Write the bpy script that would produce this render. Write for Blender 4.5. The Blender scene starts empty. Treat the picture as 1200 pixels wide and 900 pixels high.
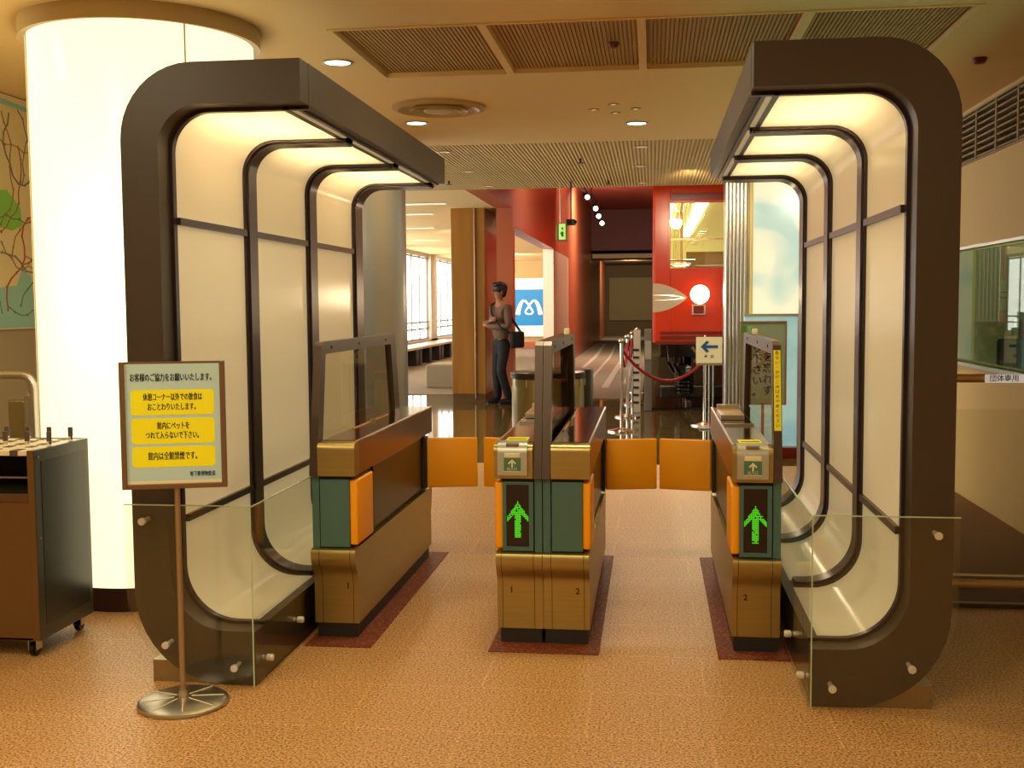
import bpy, bmesh, math, random
from mathutils import Vector, Matrix
PI = math.pi
S = bpy.context.scene
COL = S.collection
random.seed(7)

# ------------------------------------------------------------------ camera
F, YAW, PITCH, ROLL, CAMH = 1299.95, 0.12572976, -0.0716421, -0.00744859, 1.45
cy, sy, cp, sp = math.cos(YAW), math.sin(YAW), math.cos(PITCH), math.sin(PITCH)
fw = Vector((-sy*cp, cy*cp, sp)); r0 = Vector((cy, sy, 0)); u0 = r0.cross(fw)
cr, sr = math.cos(ROLL), math.sin(ROLL)
rt = r0*cr + u0*sr; up = -r0*sr + u0*cr
cam = bpy.data.cameras.new('camera'); camo = bpy.data.objects.new('camera', cam); COL.objects.link(camo)
camo.matrix_world = Matrix(((rt.x, up.x, -fw.x, 0), (rt.y, up.y, -fw.y, 0), (rt.z, up.z, -fw.z, CAMH), (0, 0, 0, 1)))
cam.sensor_fit = 'HORIZONTAL'; cam.sensor_width = 36; cam.lens = 36*F/1200; cam.clip_end = 200; cam.clip_start = .05
S.camera = camo
# ------------------------------------------------------------------ colour management, world
S.view_settings.view_transform = 'Standard'; S.view_settings.look = 'None'
S.view_settings.gamma = 1; S.view_settings.use_curve_mapping = False; S.view_settings.exposure = 0.0
w = bpy.data.worlds.new('world'); S.world = w; w.use_nodes = True
w.node_tree.nodes['Background'].inputs[0].default_value = (1, .97, .9, 1)
w.node_tree.nodes['Background'].inputs[1].default_value = 6.0
S.cycles.max_bounces = 8; S.cycles.diffuse_bounces = 4; S.cycles.glossy_bounces = 4
S.cycles.transparent_max_bounces = 16; S.cycles.sample_clamp_indirect = 4
S.cycles.use_denoising = True

def lamp(kind, loc, energy, col, size=.3, aim=None, size_y=None, spot=None, blend=.5, spread=None):
    d = bpy.data.lights.new('lamp_light', kind); d.energy = energy; d.color = col
    if kind == 'AREA':
        d.size = size
        if size_y: d.shape = 'RECTANGLE'; d.size_y = size_y
        if spread: d.spread = spread
    else: d.shadow_soft_size = size
    if kind == 'SPOT': d.spot_size = spot or 2; d.spot_blend = blend
    o = bpy.data.objects.new('lamp_light', d); COL.objects.link(o); o.location = loc
    if aim is not None: o.rotation_euler = (Vector(aim)-Vector(loc)).to_track_quat('-Z', 'Y').to_euler()
    return o
WARM = (1, .89, .58)
# unseen area lights added behind and above the camera to light the hall
for x, y, e in ((-2.2, -.6, 38), (-.5, -.6, 40), (1.7, .6, 10), (-.8, 1.6, 38), (-2.6, 2.4, 28)):
    lamp('AREA', (x, y, 2.83), e, WARM, .5, (x, y, 0))
# area light added over the gates, just out of view
lamp('AREA', (-.45, 4.9, 2.84), 22, WARM, .3, (-.45, 4.9, 0))

# ------------------------------------------------------------------ materials
def lin(h):
    if isinstance(h, str):
        h = [int(h[i:i+2], 16)/255 for i in (0, 2, 4)]
    return tuple(c/12.92 if c <= .04045 else ((c+.055)/1.055)**2.4 for c in h) + (1,)
MATS = {}
def mat(name, col, rough=.5, metal=0, emit=0, ecol=None, trans=0, noise=None, bump=None, coat=0, spec=None, speck=None):
    m = bpy.data.materials.new(name); m.use_nodes = True; nt = m.node_tree
    b = nt.nodes['Principled BSDF']
    b.inputs['Base Color'].default_value = lin(col); b.inputs['Roughness'].default_value = rough
    b.inputs['Metallic'].default_value = metal
    if coat: b.inputs['Coat Weight'].default_value = coat
    if spec is not None: b.inputs['Specular IOR Level'].default_value = spec
    if emit: b.inputs['Emission Color'].default_value = lin(ecol or col); b.inputs['Emission Strength'].default_value = emit
    tc = nt.nodes.new('ShaderNodeTexCoord')
    if noise:      # (scale vec, second colour, low, high)
        mp = nt.nodes.new('ShaderNodeMapping'); mp.inputs['Scale'].default_value = noise[0]
        n = nt.nodes.new('ShaderNodeTexNoise'); n.inputs['Scale'].default_value = 1; n.inputs['Detail'].default_value = 5
        r = nt.nodes.new('ShaderNodeValToRGB'); r.color_ramp.elements[0].position = noise[2]; r.color_ramp.elements[1].position = noise[3]
        r.color_ramp.elements[0].color = lin(col); r.color_ramp.elements[1].color = lin(noise[1])
        nt.links.new(tc.outputs['Object'], mp.inputs[0]); nt.links.new(mp.outputs[0], n.inputs['Vector'])
        nt.links.new(n.outputs['Fac'], r.inputs[0]); nt.links.new(r.outputs[0], b.inputs['Base Color'])
    if bump:       # (scale vec, strength)
        mp = nt.nodes.new('ShaderNodeMapping'); mp.inputs['Scale'].default_value = bump[0]
        n = nt.nodes.new('ShaderNodeTexNoise'); n.inputs['Scale'].default_value = 1
        bp = nt.nodes.new('ShaderNodeBump'); bp.inputs['Strength'].default_value = bump[1]; bp.inputs['Distance'].default_value = .002
        nt.links.new(tc.outputs['Object'], mp.inputs[0]); nt.links.new(mp.outputs[0], n.inputs['Vector'])
        nt.links.new(n.outputs['Fac'], bp.inputs['Height']); nt.links.new(bp.outputs[0], b.inputs['Normal'])
    MATS[name] = m
    return m
def glassmat(name, tint, refl=.35, rough=0.0):
    m = bpy.data.materials.new(name); m.use_nodes = True; nt = m.node_tree
    for n in list(nt.nodes): nt.nodes.remove(n)
    o = nt.nodes.new('ShaderNodeOutputMaterial'); t = nt.nodes.new('ShaderNodeBsdfTransparent'); g = nt.nodes.new('ShaderNodeBsdfGlossy')
    t.inputs[0].default_value = lin(tint); g.inputs['Roughness'].default_value = rough; g.inputs[0].default_value = (1, 1, 1, 1)
    lw = nt.nodes.new('ShaderNodeLayerWeight'); lw.inputs[0].default_value = .5
    pw = nt.nodes.new('ShaderNodeMath'); pw.operation = 'POWER'; pw.inputs[1].default_value = 5
    fr = nt.nodes.new('ShaderNodeMath'); fr.operation = 'MULTIPLY_ADD'; fr.inputs[1].default_value = refl; fr.inputs[2].default_value = .035
    mx = nt.nodes.new('ShaderNodeMixShader')
    nt.links.new(lw.outputs['Facing'], pw.inputs[0]); nt.links.new(pw.outputs[0], fr.inputs[0]); nt.links.new(fr.outputs[0], mx.inputs[0]); nt.links.new(t.outputs[0], mx.inputs[1]); nt.links.new(g.outputs[0], mx.inputs[2])
    nt.links.new(mx.outputs[0], o.inputs[0]); return m

M_steel = mat('brushed_bronze_steel', 'AE9C64', .36, .95, noise=((3, 3, 90), 'A8955C', .3, .7))
M_chrome = mat('chrome', 'E8E0D0', .12, 1)
M_nickel = mat('nickel_bolt', 'E4E0D4', .25, .5)
M_satin = mat('satin_steel', 'C8C4B8', .3, 1)
M_silver = mat('silver_paint', 'B9BBAE', .35, .5)
M_dark = mat('dark_brown_metal', '42362A', .42, .1)
M_rib = mat('dark_rib', '33262A', .3, .3)
M_shell = mat('shell_back', '2E2622', .6)
M_steel2 = None
M_white = mat('white_gap', 'E8E0D0', .6)
M_plinth = mat('black_plinth', '22201F', .45)
M_teal = mat('teal_panel', '4C706A', .45, .15)
M_olive = mat('olive_side_panel', '443C28', .35, .5)
M_bronze = mat('bronze_frame', '4A3828', .33, .3)
M_cap = mat('brown_gloss_cap', '3E2614', .1, .1)
M_capside = mat('brown_cap_side', '8A5E38', .28, .8)
M_orange = mat('orange_vinyl', 'FFA80C', .42, bump=((40, 40, 40), .15))
M_black = mat('matt_black', '0C0B0B', .5)
M_gloss = mat('gloss_black', '0A0A0A', .12)
M_led = mat('green_led', '60FF30', .5, emit=.8, ecol='3CC81C')
M_ledoff = mat('led_panel', '24110C', .35)
M_stick = mat('green_sticker', '4E7C60', .5)
M_cream = mat('cream_print', 'EADFB8', .5)
M_yel = mat('yellow_print', 'F4EC00', .5)
M_ink = mat('ink', '1C1630', .6)
M_inkb = mat('blue_ink', '1B3A6B', .6)
M_paleblue = mat('pale_blue_print', 'B6D2CE', .5)
M_brownframe = mat('brown_sign_frame', '7A5C44', .35, .4)
M_edge = mat('glass_edge', 'B8CDA8', .2, emit=.0)
M_glass = glassmat('clear_glass', 'F8F9F4')
M_gateglass = glassmat('gate_glass', 'EEEADE', .12)
M_seam = mat('seam', '2A1A10', .6)
M_granite_red = mat('red_granite', '6A2812', .6, noise=((110, 110, 110), 'A8643C', .5, .66))
M_ceil = mat('ceiling_paint', 'EACC8A', .8)
M_slat = mat('ceiling_slat', 'B08A4C', .7)
M_wall = mat('cream_wall', 'D2B67C', .7)
M_wallg = mat('grey_wall', '9C8C6C', .75)
M_red = mat('red_enamel', 'D83206', .22, coat=.4)
M_dred = mat('dark_red_enamel', '7A1208', .3)
M_salmon = mat('salmon_wall', 'BC6846', .3)
M_maroon = mat('maroon_wall', '6A2A20', .6)
M_umber = mat('umber_wall', '5A421E', .7)
M_umber2 = mat('umber_poster', '7A6234', .6)
M_tilecream = mat('cream_glossy_tile', 'E4D2B8', .2)
M_wood = mat('amber_pillar', 'A87428', .3, noise=((6, 6, .6), '8E5E1C', .3, .7))
M_pole = mat('sign_pole_metal', 'A89272', .32, .7)
M_rope = mat('red_rope', '9A0A10', .6)
M_blue = mat('sign_blue', '0A86C8', .4, emit=.25)
M_wsign = mat('sign_white', 'F2EEE6', .5, emit=.35)
M_leaf = mat('leaf_green', '2E5A16', .5)
M_skin = mat('skin', 'A06A48', .5)
M_hair = mat('hair', '120C0A', .5)
M_sweat = mat('sweater', '6E5240', .85)
M_trous = mat('trousers', '0E0C12', .8)
M_win = glassmat('window_glass', 'FFFFFF')
M_wf = mat('window_frame_paint', '8E8A80', .5)
M_bluewin = glassmat('blue_window_glass', 'B8CCBC')
M_bulb = mat('lamp_glow', 'FFFFFF', .5, emit=9, ecol='FFF0DC')
M_bulbo = mat('amber_glow', 'FFC060', .5, emit=2.2, ecol='FFC460')
M_dim = mat('dim_lamp', 'D8D0B0', .3, emit=.5, ecol='FFE8B0')
M_head = mat('headlight_glow', 'FFE0A0', .5, emit=14, ecol='FFD088')
M_colglow = mat('column_glow', 'FFF8E4', .25, emit=1.25, ecol='FFF0C4')
M_ringpaint = mat('column_ring', 'BCA578', .5)
M_rack = mat('rack_side', '57584E', .25, .5)
M_rackf = mat('rack_front', '6E4E26', .4, .2)
M_racktop = mat('rack_top', 'E8DCB8', .4)
M_slot = mat('rack_slot', '5A4438', .5)
M_key = mat('key_tag', '5C5048', .35, .3)
M_brass = mat('drum_metal', 'A89A6C', .28, .85)
M_drumrim = mat('drum_rim', '3C3424', .3, .6)
M_sage = mat('sage_sign', '8C9C84', .5)
M_paleglass = mat('pale_board', 'AFCFCB', .3)

def panel_mat():   # translucent acrylic, backlit a little
    m = mat('lit_acrylic', 'EADFC4', .18, emit=.36, ecol='F6E0B0'); nt = m.node_tree
    t = nt.nodes.new('ShaderNodeBsdfTranslucent'); t.inputs[0].default_value = lin('F4E8CC'); x = nt.nodes.new('ShaderNodeMixShader'); x.inputs[0].default_value = .55
    nt.links.new(nt.nodes['Principled BSDF'].outputs[0], x.inputs[1]); nt.links.new(t.outputs[0], x.inputs[2])
    nt.links.new(x.outputs[0], nt.nodes['Material Output'].inputs[0]); return m
M_panel = panel_mat()
M_bigpanel = M_panel

def floor_mat(name, c1, c2, c3, rough, bw, rh, joint, off=(0, 0, 0), scale=120, mort=.005):
    m = bpy.data.materials.new(name); m.use_nodes = True; nt = m.node_tree; b = nt.nodes['Principled BSDF']
    tc = nt.nodes.new('ShaderNodeTexCoord'); mp = nt.nodes.new('ShaderNodeMapping'); mp.inputs['Location'].default_value = off
    br = nt.nodes.new('ShaderNodeTexBrick'); br.inputs['Scale'].default_value = 1; br.inputs['Mortar Size'].default_value = mort
    br.inputs['Brick Width'].default_value = bw; br.inputs['Row Height'].default_value = rh; br.offset = .5
    br.inputs['Color1'].default_value = (.96, .96, .96, 1); br.inputs['Color2'].default_value = (1.04, 1.03, 1.0, 1); br.inputs['Mortar'].default_value = (1.18, 1.2, 1.25, 1)
    nt.links.new(tc.outputs['Object'], mp.inputs[0]); nt.links.new(mp.outputs[0], br.inputs['Vector'])
    n = nt.nodes.new('ShaderNodeTexNoise'); n.inputs['Scale'].default_value = scale; n.inputs['Detail'].default_value = 3; n.inputs['Roughness'].default_value = .7
    nt.links.new(tc.outputs['Object'], n.inputs['Vector'])
    r = nt.nodes.new('ShaderNodeValToRGB'); e = r.color_ramp.elements
    e[0].position = .39; e[0].color = lin(c1); e[1].position = .58; e[1].color = lin(c3); k = e.new(.48); k.color = lin(c2)
    nt.links.new(n.outputs['Fac'], r.inputs[0])
    mx = nt.nodes.new('ShaderNodeMixRGB'); mx.blend_type = 'MULTIPLY'; mx.inputs[0].default_value = 1
    nt.links.new(r.outputs[0], mx.inputs[1]); nt.links.new(br.outputs['Color'], mx.inputs[2]); nt.links.new(mx.outputs[0], b.inputs['Base Color'])
    b.inputs['Roughness'].default_value = rough
    return m
M_floor = floor_mat('granite_floor', '66421F', 'BC884C', 'D8AC74', .42, .84, .44, 'CDB9A0', (.22, .33, 0), 110)
M_floor2 = floor_mat('polished_dark_floor', '4A3C1C', '5A4A24', '6A5A30', .07, 1.2, 1.2, '8A8060', (0, 0, 0), 30)
M_carpet = floor_mat('grey_carpet', '6C6250', '80745E', '948870', .9, 4, 9, '403830', (0, 0, 0), 60)
M_browncarpet = mat('brown_carpet', '6A4626', .85)
M_stripe = mat('pale_carpet_stripe', 'B0A898', .85)

def art_mat():
    m = bpy.data.materials.new('cloud_art_print'); m.use_nodes = True; nt = m.node_tree; b = nt.nodes['Principled BSDF']
    tc = nt.nodes.new('ShaderNodeTexCoord'); n = nt.nodes.new('ShaderNodeTexNoise'); n.inputs['Scale'].default_value = 1.6; n.inputs['Detail'].default_value = 1; n.inputs['Distortion'].default_value = 1.2
    r = nt.nodes.new('ShaderNodeValToRGB'); e = r.color_ramp.elements
    e[0].position = .36; e[0].color = lin('B2CCC0'); e[1].position = .56; e[1].color = lin('EDE6C6'); k = e.new(.46); k.color = lin('CEDAC4')
    nt.links.new(tc.outputs['Object'], n.inputs['Vector']); nt.links.new(n.outputs['Fac'], r.inputs[0])
    nt.links.new(r.outputs[0], b.inputs['Base Color']); nt.links.new(r.outputs[0], b.inputs['Emission Color'])
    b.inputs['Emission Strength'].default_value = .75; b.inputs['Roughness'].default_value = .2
    return m
M_art = art_mat()

# ------------------------------------------------------------------ mesh helpers
class MB:
    def __init__(s): s.bm = bmesh.new()
    def box(s, x0, x1, y0, y1, z0, z1, bev=0, seg=2):
        x0, x1 = min(x0, x1), max(x0, x1); y0, y1 = min(y0, y1), max(y0, y1)
        t = bmesh.new(); bmesh.ops.create_cube(t, size=1)
        for v in t.verts: v.co = Vector(((x0+x1)/2+v.co.x*(x1-x0), (y0+y1)/2+v.co.y*(y1-y0), (z0+z1)/2+v.co.z*(z1-z0)))
        if bev: bmesh.ops.bevel(t, geom=t.edges[:], offset=bev, segments=seg, profile=.5, affect='EDGES')
        s.merge(t); return s
    def merge(s, t, mtx=None):
        me = bpy.data.meshes.new('tmp'); t.to_mesh(me); t.free()
        if mtx: me.transform(mtx)
        s.bm.from_mesh(me); bpy.data.meshes.remove(me)
    def cyl(s, a, b, r, r2=None, n=20, bev=0):
        a, b = Vector(a), Vector(b); d = b-a; t = bmesh.new()
        bmesh.ops.create_cone(t, cap_ends=True, segments=n, radius1=r, radius2=r if r2 is None else r2, depth=d.length)
        if bev: bmesh.ops.bevel(t, geom=[e for e in t.edges if len(e.link_faces) == 2 and any(len(f.verts) > 4 for f in e.link_faces)], offset=bev, segments=2, affect='EDGES')
        s.merge(t, Matrix.Translation((a+b)/2) @ d.to_track_quat('Z', 'Y').to_matrix().to_4x4()); return s
    def sph(s, c, r, sc=(1, 1, 1), n=16):
        t = bmesh.new(); bmesh.ops.create_uvsphere(t, u_segments=n, v_segments=max(6, n//2), radius=r)
        s.merge(t, Matrix.Translation(c) @ Matrix.Diagonal((*sc, 1))); return s
    def tube(s, pts, r, n=10):
        pts = [Vector(p) for p in pts]; rings = []
        side = None
        for i, p in enumerate(pts):
            d = (pts[min(i+1, len(pts)-1)]-pts[max(i-1, 0)]).normalized()
            if side is None: side = d.orthogonal().normalized()
            side = (side - d*side.dot(d)).normalized(); o = d.cross(side)
            rings.append([s.bm.verts.new(p+side*math.cos(2*PI*k/n)*r+o*math.sin(2*PI*k/n)*r) for k in range(n)])
        for a, b in zip(rings, rings[1:]):
            for k in range(n): s.bm.faces.new((a[k], a[(k+1) % n], b[(k+1) % n], b[k]))
        s.bm.faces.new(rings[0][::-1]); s.bm.faces.new(rings[-1]); return s
    def lathe(s, prof, c=(0, 0, 0), n=48):
        rings = [[s.bm.verts.new((c[0]+r*math.cos(2*PI*k/n), c[1]+r*math.sin(2*PI*k/n), c[2]+z)) for k in range(n)] for r, z in prof]
        for a, b in zip(rings, rings[1:]):
            for k in range(n): s.bm.faces.new((a[k], a[(k+1) % n], b[(k+1) % n], b[k]))
        if prof[0][0] > 1e-6: s.bm.faces.new(rings[0][::-1])
        if prof[-1][0] > 1e-6: s.bm.faces.new(rings[-1])
        return s
    def prism(s, poly, a, b, fn):   # poly: 2-D points; fn(p, q, t) -> 3-D; extruded from t=a to t=b
        v0 = [s.bm.verts.new(fn(p[0], p[1], a)) for p in poly]; v1 = [s.bm.verts.new(fn(p[0], p[1], b)) for p in poly]
        n = len(poly); s.bm.faces.new(v0); s.bm.faces.new(v1[::-1])
        for i in range(n): s.bm.faces.new((v0[i], v0[(i+1) % n], v1[(i+1) % n], v1[i]))
        return s
    def band(s, P, Q, a, b, fn, closed=False):   # strip between paths P and Q (same length), extruded
        n = len(P)
        L = [[s.bm.verts.new(fn(p[0], p[1], t)) for p in X] for X in (P, Q) for t in (a, b)]
        Pa, Pb, Qa, Qb = L; rng = range(n if closed else n-1)
        for i in rng:
            j = (i+1) % n
            for A, B in ((Pa, Qa), (Qb, Pb), (Pb, Pa), (Qa, Qb)): s.bm.faces.new((A[i], A[j], B[j], B[i]))
        if not closed:
            s.bm.faces.new((Pa[0], Qa[0], Qb[0], Pb[0])); s.bm.faces.new((Pa[-1], Pb[-1], Qb[-1], Qa[-1]))
        return s
    def build(s, name, m, parent=None, smooth=False, angle=.6):
        bmesh.ops.remove_doubles(s.bm, verts=s.bm.verts[:], dist=1e-6)
        bmesh.ops.recalc_face_normals(s.bm, faces=s.bm.faces[:])
        me = bpy.data.meshes.new(name); s.bm.to_mesh(me); s.bm.free()
        for x in (m if isinstance(m, (list, tuple)) else [m]): me.materials.append(x)
        if smooth:
            for p in me.polygons: p.use_smooth = True
            me.set_sharp_from_angle(angle=angle)
        o = bpy.data.objects.new(name, me); COL.objects.link(o)
        if parent:
            o.parent = parent; 
            bpy_parent_fix(o, parent)
        return o
def world_of(o):
    m = o.matrix_basis.copy()
    if o.parent: m = world_of(o.parent) @ o.matrix_parent_inverse @ m
    return m
def bpy_parent_fix(o, p):    # the mesh was drawn in the scene's own coordinates
    o.matrix_parent_inverse = world_of(p).inverted()
def tag(o, label=None, cat=None, group=None, kind=None):
    if label: o['label'] = label
    if cat: o['category'] = cat
    if group: o['group'] = group
    if kind: o['kind'] = kind
    return o
def thing(name, loc, label, cat, group=None, rz=0):
    o = bpy.data.objects.new(name, None); COL.objects.link(o); o.location = loc; o.rotation_euler = (0, 0, rz); o.empty_display_size = .1
    return tag(o, label, cat, group)
def struct(name, mb, m, parent=None):
    o = mb.build(name, m, parent)
    if not parent: o['kind'] = 'structure'
    return o
def local(o):       # children drawn in the thing's own coordinates
    o.matrix_parent_inverse = Matrix.Identity(4); return o
def copy_tree(o, parent=None):
    c = o.copy(); COL.objects.link(c)
    if parent: c.parent = parent; c.matrix_parent_inverse = o.matrix_parent_inverse.copy()
    for ch in list(o.children): copy_tree(ch, c)
    return c
def text(s, name, size, m, parent, loc, rot=(PI/2, 0, 0), sx=1, sz=1, ext=.0006, align='CENTER', space=1, line=1, bold=0, loc_local=False, heavy=0):
    cu = bpy.data.curves.new('t', 'FONT'); cu.body = s; cu.size = size; cu.align_x = align; cu.align_y = 'CENTER'
    cu.extrude = ext; cu.space_character = space; cu.space_line = line; cu.resolution_u = 2; cu.offset = bold
    t = bpy.data.objects.new('t', cu); COL.objects.link(t)
    bpy.context.view_layer.update()
    me = bpy.data.meshes.new_from_object(t.evaluated_get(bpy.context.evaluated_depsgraph_get()))
    bpy.data.objects.remove(t); bpy.data.curves.remove(cu)
    me.transform(Matrix.Translation(loc) @ (Matrix.Rotation(rot[2], 4, 'Z') @ Matrix.Rotation(rot[0], 4, 'X')) @ Matrix.Diagonal((sx, sz, 1, 1)))
    if heavy:
        b = bmesh.new()
        for dx in (-heavy, 0, heavy):
            k = me.copy(); k.transform(Matrix.Translation((dx, 0, 0)) ); b.from_mesh(k); bpy.data.meshes.remove(k)
        b.to_mesh(me); b.free()
    me.materials.clear(); me.materials.append(m); me.name = name
    o = bpy.data.objects.new(name, me); COL.objects.link(o); o.parent = parent
    if not loc_local: bpy_parent_fix(o, parent)
    return o

# ================================================================== the room
f = MB()
def quad(mb, pts, mi=0):
    fc = mb.bm.faces.new([mb.bm.verts.new(p) for p in pts]); fc.material_index = mi
quad(f, [(-8, -4, 0), (3, -4, 0), (3, 10, 0), (-8, 10, 0)], 0)
quad(f, [(-6.3, 10, 0), (6, 10, 0), (6, 52, 0), (-6.3, 52, 0)], 1)
fo = f.build('floor', [M_floor, M_floor2]); fo['kind'] = 'structure'

# ceiling with the opening for the louvre panels (x -1.64..1.58, y 5.6..6.76)
GX = (-1.64, -.85, -.055, .76, 1.56); GY = (5.58, 6.8); CZ = 2.85
c = MB()
c.box(-8, 6, -4, GY[0], CZ, CZ+.1).box(-8, GX[0], GY[0], GY[1], CZ, CZ+.1).box(GX[-1], 6, GY[0], GY[1], CZ, CZ+.1).box(-8, 6, GY[1], 9.75, CZ, CZ+.1)
c.box(-6.3, -2.3, 13.6, 40, CZ+.02, CZ+.12).box(-2.3, 6, 13.3, 13.6, CZ+.02, 4.9)
struct('ceiling', c, M_ceil)
m = mat('ribbed_ceiling', 'CCAA64', .8)
nt = m.node_tree; wv = nt.nodes.new('ShaderNodeTexWave'); wv.inputs['Scale'].default_value = 9; bp = nt.nodes.new('ShaderNodeBump'); bp.inputs['Strength'].default_value = .8; bp.inputs['Distance'].default_value = .02
tc = nt.nodes.new('ShaderNodeTexCoord'); nt.links.new(tc.outputs['Object'], wv.inputs['Vector']); nt.links.new(wv.outputs['Color'], bp.inputs['Height']); nt.links.new(bp.outputs[0], nt.nodes['Principled BSDF'].inputs['Normal'])
struct('ceiling_2', MB().box(-6.3, 6, 9.78, 11.9, CZ+.01, CZ+.1), m)
struct('ceiling_3', MB().box(-6.3, 6, 11.93, 13.6, CZ+.01, CZ+.1), m)
struct('trim_1', MB().box(-8, 6, 9.75, 9.78, CZ+.03, CZ+.1).box(-8, 6, 11.9, 11.93, CZ+.03, CZ+.1), M_seam)
struct('wall_back', MB().box(-8, 3.5, -4.1, -4, 0, 3), M_wall)
struct('wall_left', MB().box(-4.3, -4.2, -4, 8.5, 0, 2.87).box(-6.2, -4.2, 8.5, 8.6, 0, 2.9), M_wallg)
# right wall with the office window
wr = MB(); wr.box(2.3, 2.4, -4, 10, 0, 1.0).box(2.3, 2.4, -4, 10, 1.83, 2.46).box(2.3, 2.4, -4, 3.5, 1.0, 1.83).box(2.3, 2.4, 9.4, 10, 1, 1.83)
wr.box(2.3, 2.4, -4, 5.6, 2.46, 2.85).box(2.3, 2.4, 9.4, 10, 2.46, 2.85).box(2.3, 2.4, 5.6, 9.4, 2.81, 2.85).box(2.37, 2.4, 5.6, 9.4, 2.46, 2.81)
struct('wall_right', wr, M_wall)
struct('window_1', MB().box(2.34, 2.35, 3.5, 9.4, 1.0, 1.83), M_bluewin)
struct('trim_2', MB().box(2.26, 2.33, 3.45, 9.45, .975, 1.0).box(2.28, 2.33, 3.45, 9.45, 1.83, 1.85), MATS['satin_steel'])
# office behind the window
M_office = mat('office_wall', '8C9070', .8)
struct('wall_office', MB().box(2.4, 6, 10, 10.1, 0, 2.6).box(5.2, 5.3, 2, 10, 0, 2.6).box(2.4, 5.3, 2, 10, 2.6, 2.65).box(2.4, 5.3, 2, 2.1, 0, 2.6), M_office)
lamp('AREA', (3.6, 8.2, 2.55), 14, (1, .9, .6), .5, (3.6, 8.2, 0))

# far walls
struct('wall_far', MB().box(-2.28, 6, 38, 38.2, 3.05, 4.9), M_maroon)
struct('wall_end', MB().box(-6.3, 6, 50, 50.1, 0, 3.2), M_umber)
struct('trim_3', MB().box(-2.0, 6, 37.8, 38.3, 2.98, 3.12), mat('pale_trim', 'B8A07A', .6))
struct('wall_hall', MB().box(2.9, 3.0, 13.6, 50, 0, 4.9), M_maroon)
ch = MB().box(-2.3, 6, 13.6, 38, 4.7, 4.8)
for i in range(40): ch.box(-2.3, 6, 27+i*.28, 27.1+i*.28, 4.62, 4.7)
struct('ceiling_hall', ch, mat('red_ribbed_ceiling', 'A0503C', .7))
struct('ceiling_end', MB().box(-2.3, 6, 38, 50, 3.15, 3.25), M_umber)
tag(MB().box(-1.9, .3, 49.9, 49.99, .7, 2.6).build('wall_panel', M_umber2), 'large pale rectangular panel on the dim far end wall', 'panel')
# salmon wall with opening on the left of the train hall
struct('wall_hall_left', MB().box(-2.28, -2.04, 13.6, 16.35, 2.87, 4.8).box(-2.28, -2.04, 16.35, 29.8, 2.6, 4.8).box(-2.28, -2.04, 27.5, 29.8, 0, 2.6).box(-2.28, -2.04, 29.8, 50, 0, 4.8).box(-2.28, -2.04, 16.35, 16.6, 0, 2.6), M_salmon)
struct('wall_hall_tile', MB().box(-2.27, -2.05, 23.3, 27.5, 0, 2.6), M_tilecream)
struct('wall_museum', MB().box(-6.3, -2.2, 36.2, 36.3, 0, 3), M_wall)
struct('baseboard_museum', MB().box(-6.3, -2.2, 36.1, 36.2, 0, .22), M_salmon)
# window wall far left
wl = MB(); wl.box(-6.3, -6.15, 8.6, 37, 0, .5).box(-6.3, -6.2, 8.6, 37, 2.78, 2.9)
for y in (9, 15.3, 20.6, 25.8, 30.7, 36.2): wl.box(-6.3, -6.15, y, y+.9, 0, 2.9)
struct('wall_window_side', wl, mat('pale_window_wall', 'C8C2B4', .6))
k = 2
for y0, y1 in ((16.2, 20.6), (21.5, 25.8), (26.7, 30.7), (31.6, 36.2)):
    g = struct('window_%d' % k, MB().box(-6.28, -6.27, y0, y1, .5, 2.78), M_win); k += 1
    fr = MB(); n = 4
    for i in range(n+1):
        yy = y0+(y1-y0)*i/n; fr.box(-6.29, -6.26, yy-.04, yy+.04, .5, 2.78)
    for z in (.52, .8, .98, 2.74): fr.box(-6.3, -6.23, y0, y1, z-.02, z+.02)
    fr.build('window_frame', M_wf, g)

# floor inlays
tag(MB().box(-2.03, -.15, 16.9, 49.9, .001, .012).build('grey_carpet', M_carpet), 'grey brown striped carpet running down the exhibition hall', 'carpet')
for i, (x0, x1) in enumerate(((-1.62, -1.52), (-1.2, -1.14), (-.86, -.74), (-.52, -.44))):
    o = MB().prism([(x0, 17+i), (x1, 17+i), (x1+.05, 30), (x1-.1, 40), (x0-.1, 40), (x0+.05, 30)], .012, .016, lambda a, b, t: (a, b, t)).build('carpet_stripe', M_stripe)
    o.parent = bpy.data.objects['grey_carpet']
tag(MB().box(1.2, 2.28, 5.5, 8.9, .001, .01).build('brown_mat', M_browncarpet), 'flat brown carpet behind the glass partition on the right', 'carpet')
tag(MB().box(-5.9, -2.4, 17.6, 36, .001, .01).build('museum_carpet', M_carpet), 'dark striped carpet by the far windows and benches', 'carpet')
sb = MB()
for x0, x1 in ((-1.471, -1.18), (-.678, -.215), (.271, .575)):
    pass
for (x0, x1), lab in zip(((-1.471, -1.18), (-.678, -.215), (.271, .56)), ('left gate', 'double middle gate', 'right gate')):
    tag(MB().box(x0, x1, 4.5, 6.32, .0005, .004).build('granite_border', M_granite_red), 'red brown granite border in the floor around the '+lab, 'floor inlay', 'granite floor borders')

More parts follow.
